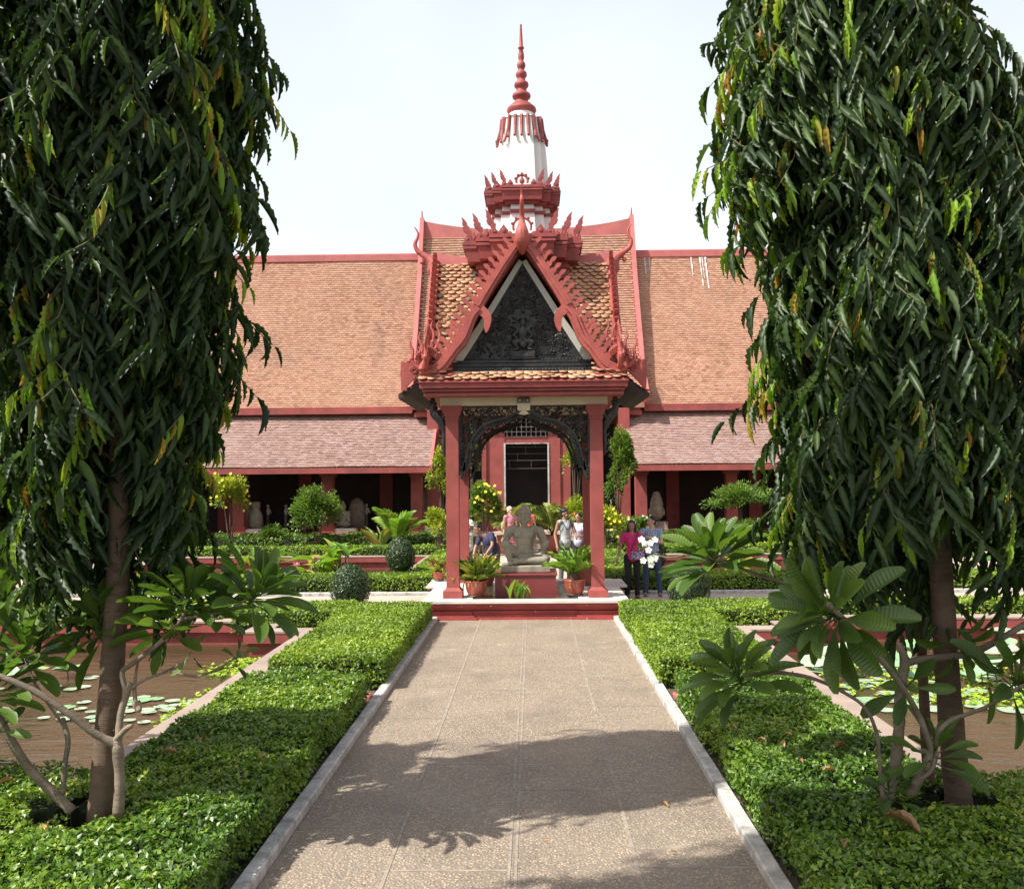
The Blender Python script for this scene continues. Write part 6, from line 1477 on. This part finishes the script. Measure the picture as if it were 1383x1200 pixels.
def person(label, base, h, rz, J, skin, hair, hairst, top, topcol, legs, legcol, sleeve=.5, vox=.012, extra=None, shoes=True, feet=True, loc_z=0.0, wide=1.0):
    t = thing('person', label, 'person', (base[0], base[1], loc_z)); k = h / 1.70; M_ = Matrix.Translation((base[0], base[1], loc_z)) @ Matrix.Rotation(rz, 4, 'Z') @ Matrix.Scale(k, 4)
    D = dict(head=(0, 0, 1.585), neck=(0, .01, 1.44), chest=(0, 0, 1.25), waist=(0, 0, 1.05), pelvis=(0, 0, .93), shL=(-.175, 0, 1.385), shR=(.175, 0, 1.385), elL=(-.235, .02, 1.10), elR=(.235, .02, 1.10), wrL=(-.255, -.04, .86), wrR=(.255, -.04, .86),
             hipL=(-.095, 0, .90), hipR=(.095, 0, .90), knL=(-.105, -.01, .48), knR=(.105, -.01, .48), anL=(-.11, .02, .085), anR=(.11, .02, .085), face=(0, -1, 0))
    D.update(J); D = {a: Vector(b_) for a, b_ in D.items()}
    def fin(g): g.v = [tuple(M_ @ Vector(v)) for v in g.v]; return g
    fd = D['face'].normalized(); upv = (D['head'] - D['neck']).normalized(); upv = (upv * .5 + Vector((0, 0, 1)) * .5).normalized() if 'up' not in D else D['up'].normalized(); sdv = fd.cross(upv).normalized(); fd = upv.cross(sdv).normalized() * 1.0
    if fd.dot(D['face']) < 0: fd = -fd
    RM = Matrix((sdv, fd, upv)).transposed(); hd = D['head']
    def H(x, y, z): return hd + sdv * x + fd * y + upv * z
    g = MB()
    g.ell(H(0, -.005, .03), (.076, .096, .092), rot=RM); g.ell(H(0, .015, -.035), (.058, .072, .075), rot=RM); g.ell(H(0, .05, -.085), (.03, .028, .022), rot=RM)
    g.ell(H(0, .098, -.018), (.013, .017, .024), 8, 6, rot=RM)
    for s in (-1, 1): g.ell(H(.078 * s, -.01, -.01), (.010, .022, .033), 8, 6, rot=RM); g.ell(H(.035 * s, .07, -.035), (.026, .018, .022), 8, 6, rot=RM)
    g.limb(H(0, -.01, -.07), .052, D['neck'] + Vector((0, 0, -.03)), .056); g.limb(D['neck'] - Vector((0, 0, .03)), .06, (D['shL'] + D['shR']) / 2, .07)
    for s in 'LR':
        g.limb(D['sh' + s], .046, D['el' + s], .038); g.limb(D['el' + s], .037, D['wr' + s], .026); hv = D.get('hand' + s, D['wr' + s] - D['el' + s]); hand(g, D['wr' + s], hv)
    g.limb(D['chest'], .11, D['waist'], .10, 12); g.limb(D['shL'], .05, D['shR'], .05)
    for s in 'LR':
        g.limb(D['pelvis'], .09, D['hip' + s], .08); g.limb(D['hip' + s], .078, D['kn' + s], .054); g.limb(D['kn' + s], .052, D['an' + s], .034)
        a = D['an' + s]; g.limb(a + Vector((0, 0, -.03)), .036, a + Vector((0, -.13, -.05)), .028)
    fin(g).blob('body', skin, t, vox, 2)
    for s in (-1, 1):
        g = MB(); g.ell(H(.031 * s, .083, .012), (.012, .010, .007), 8, 6, rot=RM); fin(g).build('eye', EYE, t)
    g = MB(); g.ell(H(0, .086, -.052), (.022, .010, .006), 8, 6, rot=RM); fin(g).build('mouth', LIP, t)
    # torso garment
    c, w_, p = D['chest'], D['waist'], D['pelvis']; g = MB()
    if top != 'none':
        g.limb(D['shL'] * .92 + D['shR'] * .08, .064, D['shR'] * .92 + D['shL'] * .08, .064); g.ell(c + Vector((0, 0, .02)), (.165 * wide, .115, .15)); g.limb(c, .135 * wide, w_, .128 * wide, 14, .85); g.limb(w_, .13 * wide, p + Vector((0, 0, .0)), .145 * wide, 14, .82)
        if top in ('tee', 'shirt', 'dress', 'blouse'):
            for s in 'LR':
                a, b_ = D['sh' + s], D['el' + s]; g.limb(a, .062, a.lerp(b_, sleeve), .055)
        if top in ('blouse',):
            for s in (-1, 1): g.ell(c + Vector((.07 * s, -.09, .0)), (.07, .055, .07))
        if top == 'dress':
            for s in 'LR': g.limb(p, .15, D['kn' + s] + Vector((0, 0, .02)), .13)
        fin(g).blob({'dress': 'dress'}.get(top, 'shirt'), topcol, t, vox, 3)
    if top != 'dress' or legs:
        g = MB()
        if legs:
            sh_ = legs == 'shorts'
            g.ell(p + Vector((0, 0, -.02)), (.155 * wide, .12, .12))
            for s in 'LR':
                a, b_, q = D['hip' + s], D['kn' + s], D['an' + s]; g.limb(a, .098, b_.lerp(a, .0), .070)
                if not sh_: g.limb(b_, .068, q + Vector((0, 0, -.01)), .056)
            fin(g).blob('trousers', legcol, t, vox, 2)
    if feet:
        for s in 'LR':
            g = MB(); a = D['an' + s]; g.limb(a + Vector((0, .03, -.045)), .040, a + Vector((0, -.15, -.055)), .034); g.box(a.x - .042, a.x + .042, a.y - .18, a.y + .07, a.z - .085, a.z - .062); fin(g).blob('shoe', METAL if shoes is True else shoes, t, .012, 1)
    g = MB()
    if hairst in ('short', 'cap', 'bun', 'helmet'):
        g.ell(H(0, -.022, .052), (.083, .098, .085), rot=RM); g.ell(H(0, -.05, -.01), (.076, .062, .075), rot=RM)
    if hairst == 'long':
        g.ell(H(0, -.022, .055), (.088, .10, .085), rot=RM); g.ell(H(0, -.055, -.04), (.09, .06, .11), rot=RM)
        for s in (-1, 1): g.limb(H(.076 * s, 0, .03), .026, H(.086 * s, -.01, -.15), .024)
    fin(g).blob('hair', hair, t, .010, 2)
    if extra: extra(t, D, H, fin, RM)
    return t
def gx(px, Y): return P(px, 700, Y).x
# woman in pink with patterned shoulder bag
def ex1(t, D, H, fin, RM):
    BAG = m_pattern('patterned_bag', 'spots', (.14, .06, .22), (.62, .52, .66), (.05, .03, .08), 26)
    g = MB(); g.bevbox(-.06, .23, -.20, -.12, .86, 1.04, .02); o = fin(g).build('shoulder_bag', BAG, t)
    g = MB(); g.tube(smoothpath([(-.05, -.15, 1.03), (-.02, -.14, 1.15), (.06, -.13, 1.30), (.13, -.04, 1.46), (.12, .10, 1.36)], 4), .009, 6); fin(g).build('strap', HAIR, o)
    g = MB(); 
    for z in (1.12, 1.2, 1.28): g.ell((.0, -.145, z), .011, 6, 4)
    fin(g).build('buttons', HAIR, t)
    g = MB(); g.tube([(-.325 + .028 * math.cos(a), -.06, .90 + .012 * math.sin(a)) for a in np.linspace(0, 2 * PI, 12)], .006, 5, cap=False); fin(g).build('bracelet', WHITE, t)
person('woman in bright pink top and black trousers with a patterned shoulder bag', (gx(853, 19.75), 19.75), 1.60, R(6),
       dict(elL=(-.27, .02, 1.10), wrL=(-.325, -.02, .86), elR=(.26, .03, 1.12), wrR=(.22, -.12, .95), knL=(-.10, -.02, .48), anL=(-.11, .05, .085), face=(-.35, -1, .02), wide=(0, 0, 0)),
       SKIN, HAIRB, 'long', 'blouse', cloth('hot_pink_cotton', (.62, .03, .17)), 'long', cloth('black_trousers', (.012, .012, .014)), .42, extra=ex1)
def ex2(t, D, H, fin, RM):
    g = MB(); c = D['wrR'] + (D['handR'].normalized() * .08) if 'handR' in D else D['wrL']; c = D['wrL'] + Vector((-.07, -.06, .03)); g.bevbox(c.x - .06, c.x + .045, c.y - .02, c.y + .02, c.z - .035, c.z + .035, .008)
    o = fin(g).build('compact_camera', METAL, None); tag(o, 'small dark compact camera held up by the man in the plaid shirt', 'camera')
    g = MB(); g.tube([(-.17, -.13, .95), (.17, -.13, .95)], .013, 5); fin(g).build('belt', HAIR, t)
person('man in blue plaid shirt and jeans holding a camera out in front of him', (gx(880, 20.1), 20.1), 1.68, R(-6),
       dict(elL=(-.30, -.16, 1.22), wrL=(-.50, -.30, 1.36), handL=(-1, -.3, .25), shL=(-.18, -.02, 1.385), elR=(.20, -.12, 1.14), wrR=(-.02, -.30, 1.24), handR=(-1, -.3, .4), face=(-1, -.45, .0), knL=(-.13, -.01, .48), knR=(.13, 0, .48), anL=(-.15, .02, .085), anR=(.16, .02, .085)),
       SKIN_P, HAIR, 'short', 'shirt', m_pattern('blue_plaid_cotton', 'plaid', (.50, .56, .66), (.22, .30, .46), (.62, .66, .75), 9), 'long', cloth('blue_denim', (.045, .07, .13)), .5, extra=ex2, wide=1.12)
# man in a grey tank top
def ex3(t, D, H, fin, RM):
    g = MB(); g.ell(H(0, -.02, .07), (.087, .102, .062), rot=RM); g.ell(H(0, .08, .055), (.062, .055, .010), rot=RM); fin(g).blob('cap', HAIR, t, .01, 1)
    for s in (-1, 1):
        g = MB(); g.tube(smoothpath([(.12 * s, -.055, 1.44), (.09 * s, -.115, 1.33), (.04 * s, -.135, 1.25), (0, -.137, 1.235)], 4), .008, 5); fin(g).build('piping', HAIR, t)
        g = MB(); g.tube(smoothpath([(.145 * s, -.05, 1.43), (.15 * s, -.09, 1.32), (.19 * s, -.04, 1.22)], 4), .008, 5); fin(g).build('piping', HAIR, t)
person('young man in black cap and pale grey tank top looking down behind the right fern', (gx(763, 23.0), 23.0), 1.76, R(28),
       dict(face=(.7, -1, -.45), elR=(.22, -.10, 1.12), wrR=(.12, -.30, 1.05), elL=(-.25, .04, 1.10), wrL=(-.26, -.08, .85)),
       SKIN, HAIR, 'short', 'tank', cloth('pale_grey_jersey', (.42, .46, .48)), 'long', cloth('grey_trousers', (.12, .12, .12)), extra=ex3)
person('woman in a lilac patterned blouse partly hidden by the right rear column', (gx(781, 24.3), 24.3), 1.60, R(-20),
       dict(face=(-.3, -1, -.3), elR=(.2, -.1, 1.1), wrR=(.1, -.25, 1.1)), SKIN, HAIR, 'short', 'blouse', m_pattern('lilac_print', 'spots', (.45, .42, .62), (.62, .60, .70), (.25, .24, .45), 30), 'long', cloth('dark_trousers', (.03, .03, .04)))
# two bending visitors on the left
person('dark haired visitor in a navy shirt bending forward behind the left fern', (gx(660, 21.9), 21.9), 1.70, R(-22),
       dict(head=(-.22, -.12, 1.34), neck=(-.15, -.06, 1.25), shL=(-.22, -.03, 1.12), shR=(.08, .0, 1.22), chest=(.00, .02, 1.07), waist=(.06, .05, .93), pelvis=(.08, .06, .84), hipL=(-.0, .06, .82), hipR=(.17, .06, .82), elL=(-.28, -.16, .90), wrL=(-.25, -.30, .74), elR=(.14, -.12, .98), wrR=(.06, -.26, .80), face=(-.5, -1, -.9), knL=(.0, .0, .46), knR=(.18, .0, .46), anL=(.02, .03, .085), anR=(.20, .03, .085)),
       SKIN, HAIR, 'short', 'tee', cloth('navy_cotton', (.035, .035, .09)), 'long', cloth('khaki_trousers', (.12, .10, .08)), .55, wide=1.18)
def ex5(t, D, H, fin, RM):
    g = MB(); g.ell(H(0, -.01, .075), (.095, .11, .075), rot=RM); g.ell(H(0, .10, .045), (.07, .05, .010), rot=RM); fin(g).blob('cap', WHITE, t, .01, 1)
person('visitor in a white top and white cap half hidden behind the left columns', (gx(632, 22.6), 22.6), 1.62, R(15),
       dict(head=(.02, -.12, 1.47), neck=(.01, -.05, 1.36), face=(.5, -1, -.6)), SKIN, HAIR, 'long', 'blouse', cloth('white_cotton', (.66, .65, .62)), 'long', cloth('grey_blue_trousers', (.10, .11, .14)), extra=ex5)
# woman in striped dress far behind
def ex6(t, D, H, fin, RM):
    g = MB()
    for s in (-1, 1): g.ell(H(.033 * s, .092, .010), (.026, .010, .016), 8, 6, rot=RM)
    g.tube([H(-.07, .06, .012), H(0, .098, .014), H(.07, .06, .012)], .006, 5); fin(g).build('sunglasses', HAIR, t)
    g = MB(); g.ell((-.24, .02, 1.08), (.09, .07, .17)); g.tube(smoothpath([(-.24, .02, 1.22), (-.18, .02, 1.36), (-.15, 0, 1.43)], 4), .012, 5); fin(g).blob('shoulder_bag', cloth('tan_canvas', (.42, .30, .16)), t, .012, 2)
person('fair haired woman in sunglasses and a red striped dress near the hall stairs', (gx(689, 29.6), 29.6), 1.64, R(30),
       dict(face=(.4, -1, -.15)), SKIN_P, HAIRW, 'short', 'dress', m_pattern('red_white_stripes', 'stripe', (.62, .05, .07), (.74, .70, .66), (.10, .08, .25), 3.6), None, None, .35, extra=ex6, shoes=WHITE)
person('visitor in a coral top standing straight behind the statue head, mostly hidden', (gx(713, 30.2), 30.2), 1.62, 0.0,
       dict(), SKIN, HAIR, 'short', 'tee', cloth('coral_cotton', (.55, .12, .10)), 'long', cloth('brown_trousers', (.10, .07, .05)))
